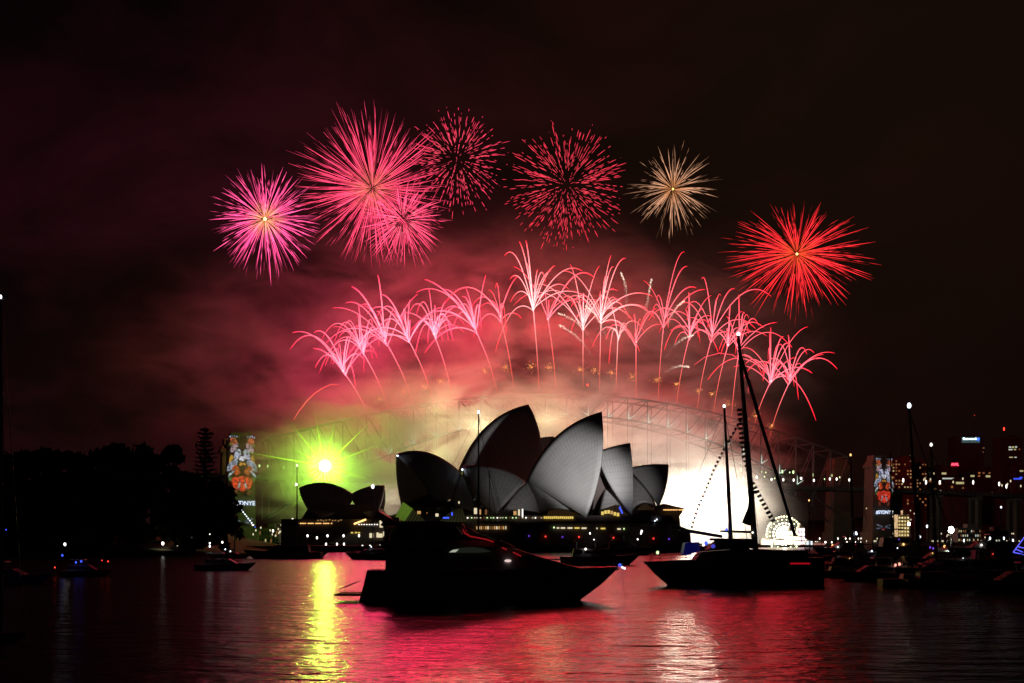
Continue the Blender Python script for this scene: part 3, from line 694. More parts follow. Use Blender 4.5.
# white waterfall of fire pouring from the deck
Dw = 1000; c0 = P(708, 545, Dw); root = thing('waterfall_firework', c0, 'blinding white curtain of sparks pouring to the water right of the opera house', 'firework'); rest = MB(); random.seed(41)
for k in range(260):
    x = random.uniform(661, 751); top = 492 - 24 * math.sin(math.pi * (x - 655) / 100) + random.triangular(-2, 24, 4) + (8 if x > 742 else 0); bot = random.uniform(515, 541)
    a = P(x, top, Dw + random.uniform(-16, 16)) - c0; b = Vector((a.x + random.uniform(-3, 3), a.y, P(x, bot, Dw).z - c0.z)); mb = MB(); n = 5
    trail(mb, [a.lerp(b, j / (n - 1)) for j in range(n)], [.2, .7, .6, .42, .1], [(1.2, 1.0, .7), (3.0, 2.9, 1.9), (2.4, 1.8, .9), (1.3, .8, .3), (.6, .3, .1)], 3)
    if k < 100: mb.build('spark_fall', SPARK, root)
    else: rest.add(mb.v, mb.f); rest.c += mb.c
rest.build('spark_falls', SPARK, root)['kind'] = 'stuff'

# ------------------------------------------------------------------ smoke
def smoke():
    x0, x1, y0, y1, z0, z1 = -470, 520, 830, 1300, 3, 345
    mb = MB(); mb.box(((x0 + x1) / 2, (y0 + y1) / 2, (z0 + z1) / 2), (x1 - x0, y1 - y0, z1 - z0))
    m = bpy.data.materials.new('firework_smoke'); m.use_nodes = True; T = m.node_tree; T.nodes.clear(); Lk = T.links.new
    o = N(T, 'ShaderNodeOutputMaterial'); v = N(T, 'ShaderNodeVolumePrincipled'); v.inputs['Color'].default_value = (.88, .88, .88, 1); v.inputs['Anisotropy'].default_value = .0
    Lk(v.outputs[0], o.inputs['Volume']); tc = N(T, 'ShaderNodeTexCoord')
    def blob(c, r, amt):
        mp = N(T, 'ShaderNodeMapping', vector_type='TEXTURE'); mp.inputs['Location'].default_value = c; mp.inputs['Scale'].default_value = r
        Lk(tc.outputs['Object'], mp.inputs[0]); ln = N(T, 'ShaderNodeVectorMath', operation='LENGTH'); Lk(mp.outputs[0], ln.inputs[0])
        mr = N(T, 'ShaderNodeMapRange', interpolation_type='SMOOTHSTEP'); Lk(ln.outputs['Value'], mr.inputs['Value'])
        mr.inputs['From Min'].default_value = 1; mr.inputs['From Max'].default_value = .15; mr.inputs['To Min'].default_value = 0; mr.inputs['To Max'].default_value = amt
        return mr
    def addn(a, b):
        n = N(T, 'ShaderNodeMath', operation='ADD'); Lk(a.outputs[0], n.inputs[0]); Lk(b.outputs[0], n.inputs[1]); return n
    main = blob((-15, 1030, 78), (245, 150, 90), .0090)
    up = blob((-40, 1070, 170), (370, 190, 140), .0015)
    wf = blob((152, 965, 20), (98, 120, 84), 1.0)
    gr = blob((-136, 925, 60), (92, 90, 62), .0110)
    lft = blob((-230, 1060, 140), (190, 190, 120), .0006)
    veil = blob((-62, 955, 88), (140, 80, 62), .020)
    back = blob((105, 1185, 84), (210, 105, 88), .014)
    tot = addn(addn(addn(addn(addn(main, up), gr), lft), veil), back)
    mp = N(T, 'ShaderNodeMapping'); mp.inputs['Scale'].default_value = (.011, .007, .024); mp.inputs['Rotation'].default_value = (0, R(12), 0); Lk(tc.outputs['Object'], mp.inputs[0])
    nz = N(T, 'ShaderNodeTexNoise'); nz.inputs['Scale'].default_value = 1.25; nz.inputs['Detail'].default_value = 5; nz.inputs['Roughness'].default_value = .62; nz.inputs['Distortion'].default_value = 1.3
    Lk(mp.outputs[0], nz.inputs['Vector'])
    mr = N(T, 'ShaderNodeMapRange'); Lk(nz.outputs['Fac'], mr.inputs['Value']); mr.inputs['From Min'].default_value = .42; mr.inputs['From Max'].default_value = .59; mr.inputs['To Min'].default_value = .0; mr.inputs['To Max'].default_value = 2.9
    mu = N(T, 'ShaderNodeMath', operation='MULTIPLY'); Lk(tot.outputs[0], mu.inputs[0]); Lk(mr.outputs[0], mu.inputs[1]); n2 = N(T, 'ShaderNodeTexNoise'); n2.inputs['Scale'].default_value = .035; n2.inputs['Detail'].default_value = 4; n2.inputs['Distortion'].default_value = .6; Lk(tc.outputs['Object'], n2.inputs['Vector'])
    m2 = N(T, 'ShaderNodeMapRange'); Lk(n2.outputs['Fac'], m2.inputs['Value']); m2.inputs['From Min'].default_value = .38; m2.inputs['From Max'].default_value = .6; m2.inputs['To Min'].default_value = .12; m2.inputs['To Max'].default_value = 1.6
    w2 = N(T, 'ShaderNodeMath', operation='MULTIPLY'); pw = N(T, 'ShaderNodeMath', operation='POWER'); Lk(wf.outputs[0], pw.inputs[0]); pw.inputs[1].default_value = 2.6; m3 = N(T, 'ShaderNodeMath', operation='MULTIPLY'); Lk(pw.outputs[0], m3.inputs[0]); m3.inputs[1].default_value = .034
    Lk(m3.outputs[0], w2.inputs[0]); Lk(m2.outputs[0], w2.inputs[1])
    fin = addn(mu, w2); Lk(fin.outputs[0], v.inputs['Density'])
    ob = mb.build('smoke', m); tag(ob, 'drifting firework smoke round the bridge, lit pink, gold and green', 'smoke', kind='stuff')
    return ob
smoke()

# ------------------------------------------------------------------ trees on the headland
leafm = mat('fig_leaves', (.045, .075, .03), .7, noise=.35, nscale=.4)
pine_leaf = mat('pine_needles', (.03, .055, .03), .8, noise=.3, nscale=.6)
bark = mat('bark', (.09, .065, .045), .9, noise=.3, nscale=1.5)
def leafcloud(mb, clumps, n, size):
    for _ in range(n):
        c, r = random.choice(clumps); d = Vector((random.gauss(0, 1), random.gauss(0, 1), random.gauss(0, 1))).normalized() * r * random.uniform(.45, 1.05)
        p = Vector(c) + Vector((d.x, d.y, d.z * .75)); s = size * random.uniform(.6, 1.5)
        a = Vector((random.gauss(0, 1), random.gauss(0, 1), random.gauss(0, 1))).normalized(); b = a.cross(Vector((.3, .8, .5))).normalized()
        mb.add([p - a * s, p - b * s * .6, p + a * s, p + b * s * .6], [(0, 1, 2, 3)])
def broad_tree(x, y, z, h, w, label, flat_top=False):
    root = thing('fig_tree', (x, y, z), label, 'tree', 'trees on the headland'); mb = MB(); th = h * (.35 if not flat_top else .62)
    mb.tube([(0, 0, -1), (w * .02, 0, th * .5), (0, 0, th), (w * .05, 0, th * 1.3)], [h * .05, h * .035, h * .028, h * .01], 8); cl = []
    for k in range(9):
        a = 6.283 * k / 9 + random.uniform(-.3, .3); rr = w * .5 * random.uniform(.35, .85); e = Vector((math.cos(a) * rr, math.sin(a) * rr, th + (h - th) * random.uniform(.15, .75)))
        mb.tube([(0, 0, th * .85), e * .5 + Vector((0, 0, th * .55)), e], [h * .018, h * .012, h * .004], 5); cl.append((e, w * random.uniform(.16, .26)))
    for k in range(8):
        a = random.uniform(0, 6.283); rr = w * .33 * random.random(); cl.append(((math.cos(a) * rr, math.sin(a) * rr, h - w * .2 * random.uniform(.8, 1.8)), w * random.uniform(.14, .22)))
    mb.build('trunk', bark, root); lb = MB(); cl += [((random.uniform(-.5, .5) * w, random.uniform(-.3, .1) * w, h * random.uniform(.06, .5)), w * random.uniform(.16, .24)) for _ in range(0 if flat_top else 12)]; leafcloud(lb, cl, 2600 if flat_top else 3600, h * .034); lb.build('crown', leafm, root); return root
def norfolk(x, y, z, h, w, label):
    root = thing('norfolk_pine', (x, y, z), label, 'tree', 'conifers on the headland'); mb = MB(); mb.tube([(0, 0, -1), (0, 0, h * .5), (0, 0, h)], [h * .022, h * .015, .1], 8); lb = MB(); n = 22
    for k in range(n):
        t = .22 + .76 * k / n; z0 = h * t; rr = w * .5 * (1 - ((t - .22) / .80) ** 2.2) ** .8 * random.uniform(.68, 1.1) + .4
        for j in range(7):
            a = 6.283 * j / 7 + k * .7; e = Vector((math.cos(a) * rr, math.sin(a) * rr, z0 + rr * .10)); mb.tube([(0, 0, z0), e], [.14, .04], 4)
            for i in range(26):
                f = random.uniform(.2, 1.0); p = Vector((0, 0, z0)).lerp(e, f) + Vector((random.gauss(0, .35), random.gauss(0, .35), random.gauss(0, .25))); s = random.uniform(.6, 1.2)
                d = Vector((math.cos(a + random.uniform(-.8, .8)), math.sin(a), random.uniform(.1, .6))).normalized(); b = d.cross(Vector((0, 0, 1))).normalized()
                lb.add([p - d * s, p - b * s * .35, p + d * s, p + b * s * .35], [(0, 1, 2, 3)])
    mb.build('trunk', bark, root); lb.build('crown', pine_leaf, root)
random.seed(51)
TR = [(-8, 452, 480, 60, 'at the left edge of the picture'), (22, 449, 470, 48, 'second from the left edge'), (52, 446, 480, 46, 'with a rounded top, third from the left edge'), (80, 450, 455, 44, 'just right of the rounded third one'),
      (102, 451, 500, 40, 'between the rounded trees'), (126, 443, 480, 50, 'highest broad crown of the row'), (152, 452, 460, 40, 'left of the small flat-topped tree'), (192, 470, 450, 36, 'low, below the tall conifer on its left'),
      (215, 478, 455, 34, 'low, right of the tall conifer'), (226, 500, 440, 26, 'small, at the right end of the headland row'), (180, 480, 430, 34, 'low, above the lit cruiser'), (60, 490, 425, 44, 'low in front, above the boat with blue lights'),
      (118, 492, 425, 44, 'low in front of the highest crown'), (10, 490, 425, 44, 'low in front at the left edge')]
for px, ty, D, wpx, lb in TR:
    k = P(px, ty, D); z = 6 if D > 440 else 2
    broad_tree(k.x, k.y, z, k.z - z, wpx * D / F * 1.25, 'dark broad-crowned tree on the headland, ' + lb)
k = P(172, 445, 460); broad_tree(k.x, k.y, 6, k.z - 6, 22 * 460 / F, 'small flat-topped tree left of the tall conifer', True)
k = P(205, 424, 470); norfolk(k.x, k.y, 5, k.z - 5, 34 * 470 / F, 'tall dark conifer left of the left projection pylon')

# ------------------------------------------------------------------ boats
def hull(root, L, B, fb0, fb1, rake, m, draft=.6, name='hull', n=18, transom=0.0, full=2.6):
    mb = MB(); rings = []
    for i in range(n + 1):
        t = i / n; b = B / 2 * (1 - t ** full) * (.88 + .12 * math.sin(math.pi * min(1, t * 1.3))) + .02; f = fb0 + (fb1 - fb0) * t * t
        xw = t * (L - rake) + transom * 0; xs = t * L - transom * (1 - t); xm = xw * .45 + xs * .55
        rings.append([(xw, 0, -draft * (1 - t ** 4)), (xw, b * .82, .05), (xm, b * .97, f * .5), (xs, b, f), (xs, b * .93, f + .05), (xs, 0, f + .07), (xs, -b * .93, f + .05), (xs, -b, f), (xm, -b * .97, f * .5), (xw, -b * .82, .05)])
    k = len(rings[0])
    for r in rings: mb.v += r
    for i in range(n):
        for j in range(k): mb.f.append((i * k + j, i * k + (j + 1) % k, (i + 1) * k + (j + 1) % k, (i + 1) * k + j))
    mb.f.append(tuple(range(k))[::-1]); mb.f.append(tuple(n * k + j for j in range(k)))
    h = mb.build(name, m, root, smooth=False)
    mb = MB(); mb.tube([(r[3][0], r[3][1] + .02, r[3][2] - .12) for r in rings], .06, 5); mb.build('rub_rail', rubber, h)
    mb = MB(); mb.tube([(r[7][0], r[7][1] - .02, r[7][2] - .12) for r in rings], .06, 5); mb.build('rub_rail', rubber, h)
    return h
def sheer(t, B, fb0, fb1, L, full=2.6): return (t * L, B / 2 * (1 - t ** full) * .95, fb0 + (fb1 - fb0) * t * t)
def railing(root, L, B, fb0, fb1, t0, t1, n=10, h=.75, full=2.6):
    for s in (1, -1):
        mb = MB(); pts = []
        for i in range(n + 1):
            x, y, z = sheer(t0 + (t1 - t0) * i / n, B, fb0, fb1, L, full); p = (x - .1, y * s * .96, z + h); pts.append(p); mb.tube([(p[0], p[1], z), p], .022, 5)
        mb.tube(pts, .028, 5); mb.tube([(a, b, c - h * .45) for a, b, c in pts], .015, 4); mb.build('railing', steel, root)
def slab(root, pts2, y0, y1, name, m):
    """side profile (x, z) extruded across the boat, slightly narrower on top"""
    n = len(pts2); zs = [z for _, z in pts2]; zl, zh = min(zs), max(zs); mb = MB(); vs = []
    for s in (0, 1):
        for x, z in pts2:
            k = 1 - .16 * (z - zl) / max(.01, zh - zl); y = (y0 if s == 0 else y1) * k; vs.append((x, y, z))
    mb.add(vs, [tuple(range(n)), tuple(range(n, 2 * n))[::-1]] + [(i, n + i, n + (i + 1) % n, (i + 1) % n) for i in range(n)]); return mb.build(name, m, root)
def ring_lamp(root, p, r, m, name='lamp', sz=1): mb = MB(); mb.ball(p, r, 8, 6, sz); return mb.build(name, m, root)

# the big motor cruiser in front
D = 101.0; u = D / F; b0 = P(362, 600, D); b0.z = 0
cr = thing('motor_cruiser', b0, 'large dark motor cruiser with covered flybridge, nearest boat, bow pointing right', 'motor cruiser')
Lc = 21.6; B = 5.4; hull(cr, Lc, B, 2.55, 2.75, 3.2, white_hull, full=3.0, transom=-.7)
X = lambda px: (px - 362) * u
Z = lambda py: (600 - py) * u
slab(cr, [(X(388), 2.5), (X(388), Z(546)), (X(505), Z(545)), (X(545), Z(558)), (X(580), 2.72)], -2.25, 2.25, 'cabin', white_hull)
slab(cr, [(X(384), Z(546)), (X(381), Z(541)), (X(392), Z(540)), (X(500), Z(540)), (X(515), Z(546))], -2.35, 2.35, 'flybridge_deck', white_hull)
slab(cr, [(X(452), Z(540)), (X(455), Z(534)), (X(482), Z(534)), (X(497), Z(540))], -1.9, 1.9, 'flybridge_screen', glass)
slab(cr, [(X(383), Z(524)), (X(386), Z(521.5)), (X(440), Z(520.8)), (X(462), Z(523)), (X(466), Z(526)), (X(384), Z(526))], -2.0, 2.0, 'hardtop', white_hull)
slab(cr, [(X(398), Z(540)), (X(398), Z(526)), (X(456), Z(526)), (X(468), Z(540))], -1.8, 1.8, 'canvas_enclosure', canvas)
for s in (-1, 1):
    mb = MB()
    for a, b in (((386, 540), (390, 524)), ((425, 540), (424, 524)), ((474, 540), (462, 524)), ((492, 541), (464, 525))): mb.tube([(X(a[0]), s * 2.0, Z(a[1])), (X(b[0]), s * 1.8, Z(b[1]))], .06, 6)
    mb.build('hardtop_post', steel, cr)
slab(cr, [(X(385), Z(523)), (X(376), Z(512.5)), (X(380), Z(511)), (X(398), Z(521.5))], -1.7, 1.7, 'radar_arch', white_hull)
mb = MB(); mb.tube([(X(378), 0, Z(512)), (X(377), 0, Z(499))], .03, 5); mb.build('antenna', steel, cr)
mb = MB(); mb.box((X(395), 0, Z(519)), (.9, .9, .35), 0, .7); mb.build('radar_dome', white_hull, cr)
for px, pw in ((398, 22), (424, 22), (518, 13)):
    for s in (-1, 1):
        z1, z0 = (Z(549), Z(555)) if px < 500 else (Z(555), Z(559)); mb = MB(); yy = s * (2.245 - .36 * .35)
        mb.prism([(X(px), yy, z0), (X(px + pw), yy, z0), (X(px + pw - 1), yy * .985, z1), (X(px + 1), yy * .985, z1)], (0, s * .05, 0)); mb.build('window', glass, cr)
litg = mat('lit_cabin_glass', (.25, .27, .22), .12, emit=(.8, .95, .7), es=.012)
el = [(X(450), Z(552)), (X(454), Z(549)), (X(462), Z(547.3)), (X(474), Z(546.6)), (X(484), Z(548)), (X(492), Z(551)), (X(480), Z(552))]
mb = MB(); mb.prism([(x, -2.24, z) for x, z in el], (0, -.04, 0)); w = mb.build('long_window', litg, cr); w['label'] = 'long curved saloon window with faint light'
mb = MB(); mb.prism([(X(450.5), -2.29, Z(551.7)), (X(457), -2.29, Z(551.5)), (X(460), -2.29, Z(548.6)), (X(454), -2.29, Z(549.3))], (0, -.02, 0)); mb.build('window_light', glow('pale_light', (.9, 1, .8), .4), w)
mb = MB(); mb.ball((X(508), -2.05, Z(560)), .3, 12, 6, .4); mb.build('porthole', glow('porthole_light', (1, .75, .7), .8), cr)
red_edge_glow = glow('red_lit_edge', (1, .03, .04), .22)  # red-lit canopy edge and rail lines, put in as glowing tubes
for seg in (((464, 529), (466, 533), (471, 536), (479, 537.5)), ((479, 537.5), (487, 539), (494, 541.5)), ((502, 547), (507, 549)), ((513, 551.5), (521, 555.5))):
    mb = MB(); mb.tube([(X(a), -2.42, Z(b)) for a, b in seg], .06, 5); mb.build('red_lit_edge', red_edge_glow, cr)
railing(cr, Lc, B, 2.55, 2.75, .48, .985, 9, .8, 3.0)
mb = MB(); mb.box((-.95, 0, .55), (2.1, 4.4, .18)); mb.build('swim_platform', teak, cr)
mb = MB()
for s in (-1.6, 1.6): mb.tube([(-1.6, s, .6), (-1.7, s, 1.0), (-.3, s, 1.6)], .03, 5)
mb.build('platform_rail', steel, cr)
mb = MB(); mb.tube([(Lc - .3, 0, 2.8), (Lc + .35, 0, 3.1)], .03, 5); fs = mb.build('bow_staff', steel, cr); ring_lamp(fs, (Lc + .1, 0, 2.98), .13, g_blue, 'bow_lamp'); 
for dx in (.3, .5): ring_lamp(fs, (Lc + dx, 0, 2.9 - dx * .4), .09, g_cool, 'bow_lamp')
mb = MB(); mb.tube([(Lc + .25, -.1, 2.85), (Lc + .5, -.25, .2), (Lc + .5, -.25, -.5)], .015, 4); mb.build('anchor_line', rope, cr)

def mast_set(root, foot, top, r0, r1, stays, lamp, spreaders=(.45, .72), lr=.16, sw=1.2):
    f, t = Vector(foot), Vector(top); mb = MB(); mb.tube([f, f.lerp(t, .5), t], [r0, r0 * .85, r1], 8); ms = mb.build('mast', alu, root)
    for s in spreaders:
        c = f.lerp(t, s); mb = MB(); mb.tube([c + Vector((0, -sw, .05)), c, c + Vector((0, sw, .05))], [.03, .06, .03], 5); mb.build('spreader', alu, ms)
    mb = MB()
    for s in (-1, 1): mb.tube([f + Vector((-.2, s * sw * 1.1, 0)), f.lerp(t, spreaders[0]) + Vector((0, s * sw, 0)), t], .022, 4)
    mb.build('shroud', rope, ms)
    for st, rr in stays: mb = MB(); mb.tube(st, rr, 5); mb.build('stay', rope, root)
    if lamp: ring_lamp(ms, t + Vector((0, -.05, .15)), lr, lamp, 'masthead_lamp', 1.4); mb = MB(); mb.tube([t + Vector((-.3, 0, 0)), t + Vector((.3, 0, 0)), t + Vector((.3, 0, .3))], .03, 4); mb.build('wind_vane', rope, ms)
    return ms

# the big yacht on the right
D = 136.0; u = D / F; b0 = P(820, 585, D); b0.z = 0
yt = thing('ketch', b0, 'large two-masted dark yacht strung with flags, right of the opera house', 'yacht', rz=math.pi)
X = lambda px: (820 - px) * u
Z = lambda py: (585.5 - py) * u
Ly = X(644); B = 5.0; hull(yt, Ly, B, 3.1, 2.6, 2.6, navy, full=2.4, draft=.9)
slab(yt, [(X(806), 3.0), (X(804), Z(551)), (X(742), Z(549)), (X(700), Z(552)), (X(692), 2.7)], -1.7, 1.7, 'coachroof', teak)
slab(yt, [(X(752), Z(549)), (X(750), Z(541)), (X(716), Z(541)), (X(706), Z(550))], -1.4, 1.4, 'wheelhouse', teak)
slab(yt, [(X(754), Z(541)), (X(753), Z(539.3)), (X(712), Z(538.6)), (X(711), Z(541))], -1.6, 1.6, 'wheelhouse_roof', canvas)
for k in range(4):
    for s in (-1, 1): mb = MB(); mb.box((X(745 - k * 9), s * 1.36, Z(545.5)), (.75, .08, .5)); mb.build('window', glass, yt)
awning_glow = glow('awning_blue_glow', (.03, .04, 1), .04)  # blue light on the awning, put in as its own emission
slab(yt, [(X(699), Z(551)), (X(698), Z(542.5)), (X(684), Z(543)), (X(682), Z(554)), (X(684), Z(556))], -1.2, 1.2, 'blue_lit_awning', awning_glow)
ring_lamp(yt, (X(704), 1.45, Z(543.3)), .22, g_blue); ring_lamp(yt, (X(701.5), 1.4, Z(545.3)), .14, g_white); ring_lamp(yt, (X(711), 1.4, Z(546.5)), .24, mat('blue_dim', (.02, .02, .02), .5, emit=(.1, .12, 1), es=.5))
ring_lamp(yt, (X(725.5), .6, Z(529.6)), .17, g_blue); ring_lamp(yt, (X(751), .9, Z(533)), .10, g_white)
mast_set(yt, (X(756), 0, 3.2), (X(738.5), 0, Z(336)), .36, .16, [([(X(739), 0, Z(350)), (X(766), 0, Z(440)), (X(795), 0, Z(536))], .20), ([(X(738.5), 0, Z(338)), (X(770), .1, Z(452)), (X(806), .1, Z(553))], .03)], g_white, (.30, .62, .86), .2, 1.6)
mast_set(yt, (X(732), 0, 3.0), (X(724.3), 0, Z(408)), .24, .12, [([(X(724.5), 0, Z(412)), (X(741), 0, Z(500)), (X(748), 0, Z(545))], .035), ([(X(724.3), 0, Z(409)), (X(700), 0, Z(470)), (X(648), 0, Z(566))], .025)], g_white, (.42, .70), .16, 1.3)
mb = MB(); mb.tube([(X(672), 0, Z(527)), (X(690), 0, Z(531.5)), (X(722), 0, Z(537))], [.13, .2, .18], 8); mb.build('boom', canvas, yt)
mb = MB(); mb.tube([(X(720), 0, Z(531.5)), (X(752), 0, Z(532.5))], [.12, .15], 8); mb.build('boom', alu, yt)
mb = MB(); mb.prism([(X(750), -.15, Z(492)), (X(748), -.15, Z(508)), (X(742), -.15, Z(523)), (X(749), -.15, Z(526)), (X(753), -.15, Z(525))], (0, .3, 0)); mb.build('furled_sail', canvas, yt)
mb = MB(); mb.box((X(752.5), 0, Z(492.5)), (.9, .5, .35)); mb.tube([(X(749), 0, Z(493)), (X(757), 0, Z(492))], .12, 6); mb.build('radar', alu, yt)
railing(yt, Ly, B, 3.1, 2.6, .02, .97, 16, .65, 2.4)
mb = MB(); mb.box((X(795), 2.42, Z(563.5)), (2.2, .1, .16)); mb.build('red_reflection', glow('red_strip', (1, .01, .03), .35), yt)  # red reflection on the hull side, put in as a glowing strip
mb = MB(); mb.tube([(X(733), -1.2, 1.2), (X(733), -1.5, -.2)], .07, 6); mb.build('fender', rubber, yt)
def bunting(pts, n, label, w=.42, col=((.10, .07, .02), (.12, .12, .11), (.12, .01, .01), (.02, .03, .12))):
    r = thing('flag_string', b0, label, 'flags', rz=math.pi); P3 = [Vector((X(a), .05, Z(b))) for a, b in pts]; lens = [0]
    for i in range(1, len(P3)): lens.append(lens[-1] + (P3[i] - P3[i - 1]).length)
    def at(s):
        s *= lens[-1]
        for i in range(1, len(P3)):
            if s <= lens[i] or i == len(P3) - 1: return P3[i - 1].lerp(P3[i], (s - lens[i - 1]) / (lens[i] - lens[i - 1]))
    mb = MB(); mb.tube(P3, .02, 4); mb.build('halyard', rope, r)
    for k in range(n):
        a = at((k + .2) / n); b = at((k + .75) / n); mb = MB(); dv = (b - a).cross(Vector((0, 1, 0))).normalized() * w
        mb.prism([a, b, b + dv * random.uniform(.8, 1.1), a + dv], (0, .03, 0)); mb.build('flag', mat('flag_%d' % (k % 4), col[k % 4], .9), r)
bunting([(741.5, 408), (743, 430), (746, 455), (753, 480), (762, 497), (771, 513), (776, 522)], 26, 'string of signal flags running down right from the tall yacht mast', .55)
bunting([(742, 420), (733, 436), (724, 452), (715, 470), (707, 490), (699, 508), (692, 530)], 26, 'string of small signal flags sloping down left between the two yacht masts', .28)

def cruiser(px0, px1, wy, D, label, bow=1, lights=(), hh=1.0, col=white_hull, top=True, lit=None):
    """smaller motor boat; px0..px1 its length, bow right (1) or left (-1)"""
    u = D / F; Lb = (px1 - px0) * u; a = P(px0 if bow > 0 else px1, wy, D); a.z = 0
    r = thing('motor_boat', a, label, 'motor boat', 'smaller motor boats moored in the harbour', rz=0 if bow > 0 else math.pi); h = Lb * .11 * hh; Bb = Lb * .27
    hull(r, Lb, Bb, h, h * 1.35, Lb * .13, col, full=2.6, n=12)
    slab(r, [(Lb * .15, h), (Lb * .17, h * 2.1), (Lb * .55, h * 2.1), (Lb * .70, h * 1.18)], -Bb * .38, Bb * .38, 'cabin', white_hull)
    for s in (-1, 1):
        for k in range(3): mb = MB(); mb.box((Lb * (.23 + .115 * k), s * Bb * .352, h * 1.65), (Lb * .09, .08, h * .4)); mb.build('window', lit if (lit and k != 1) else glass, r)
    if top:
        slab(r, [(Lb * .18, h * 3.0), (Lb * .19, h * 3.15), (Lb * .46, h * 3.15), (Lb * .47, h * 3.0)], -Bb * .33, Bb * .33, 'hardtop', white_hull)
        for x in (.21, .44):
            for s in (-1, 1): mb = MB(); mb.tube([(Lb * x, s * Bb * .3, h * 2.1), (Lb * x, s * Bb * .3, h * 3.02)], .05, 5); mb.build('hardtop_post', steel, r)
        mb = MB(); mb.tube([(Lb * .3, 0, h * 3.15), (Lb * .29, 0, h * 4.1)], .04, 5); mb.build('antenna', steel, r)
    railing(r, Lb, Bb, h, h * 1.35, .55, .98, 6, .6)
    for (x, y), m, rr in lights:
        dx = (x - (px0 if bow > 0 else px1)) * u * bow; ring_lamp(r, (dx, -Bb * .42 * bow, (wy - y) * u), rr * u, m, 'lamp', 1.3)
    return r
dimwin = glow('cabin_dim_window', (1, .72, .35), .35)
c1 = cruiser(160, 196, 552.5, 430, 'small cruiser with two warmly lit cabin windows below the left trees', -1, [((164, 541), g_white, 1.4), ((174, 521), g_warm, .7), ((194, 537.5), g_cool, .7)], 1.5, lit=g_win2)
spot('cabin_lamp', P(163, 540, 424), P(162, 548, 424), 500, (1, .75, .4), 110, .5, .5)
cruiser(196, 256, 570, 205, 'dark motor boat with small white deck lamps, bow pointing right, left of the green reflection', 1, [((211.5, 546), g_cool, .9), ((211.5, 543), g_white, .8), ((224, 542), g_white, .9), ((227, 549), g_cool, .6), ((232, 551), g_cool, .6), ((211.5, 534), g_white, .5)], .85)
cruiser(62, 112, 578, 170, 'dark motor boat with blue deck lights and a bright lamp near the left edge', 1, [((67, 546), g_white, 1.3), ((64.5, 557), g_blue, 1.0), ((78, 564), g_blue, .9), ((83, 563), g_blue, .9), ((57, 569), g_red, .7), ((110, 563), g_red, .7), ((104, 562), g_red, .5)], 1.0)
bl = cruiser(-30, 52, 590, 140, 'blue-lit motor boat cut by the left edge', 1, [((10, 536), g_blue, .6)], .8, col=mat('blue_lit_hull', (.04, .05, .25), .4))
spot('deck_lamp_blue', P(25, 578, 118), P(18, 573, 140), 60, (.05, .08, 1), 80, .8, .4)
cruiser(243, 322, 558.5, 340, 'long low dark ferry hull with two masts behind it, left of the green flare reflection', -1, [((300, 540), g_white, .0001)], .75, top=False)
cruiser(345, 400, 560, 320, 'low dark launch in front of the quay lamps, left of the nearest cruiser', -1, [((372, 547), g_cool, .5)], .9, top=False)
cruiser(438, 520, 562, 240, 'white-decked cruiser hidden behind the nearest cruiser, blue lamp on its side', 1, [((455, 548), g_blue, .6)], .8)
cruiser(560, 640, 561, 250, 'dark launch below the opera house podium, bow pointing right', 1, [((585, 545), g_white, .9), ((590, 556), g_red, .5)], .9)
cruiser(655, 698, 565, 200, 'small dark boat behind the bow of the two-masted yacht', -1, [((657, 546.5), g_green, 1.4), ((671, 555.5), g_red, .8)], .8, top=False)
cruiser(600, 655, 556, 420, 'distant dark launch against the podium with an orange-red lamp', 1, [((641, 532), g_white, 1.0), ((637, 540), g_white, .7)], 1.1)
cruiser(836, 904, 583, 150, 'dark motor boat with a small pink lit panel, right of the two-masted yacht', -1, [((897, 566), glow('pink_panel', (1, .4, .3), 1.5), 1.3), ((893, 567), glow('pink_panel', (1, .4, .3), 1.5), 1.2), ((895, 550), g_cool, .5)], 1.0, col=navy)
cruiser(905, 985, 592, 128, 'large dark motor boat with a violet lamp strip below the tallest right-hand masts', 1, [((927, 551.5), g_purple, .9), ((930, 552.5), g_purple, .9), ((896, 543.5), g_purple, .6)], .9, col=navy)
cruiser(968, 1060, 600, 118, 'dark motor boat cut by the right edge', -1, [], .95, col=navy)
cruiser(824, 880, 572, 205, 'dark launch just behind the stern of the two-masted yacht', 1, [((848, 560), g_warm, .4)], 1.0)

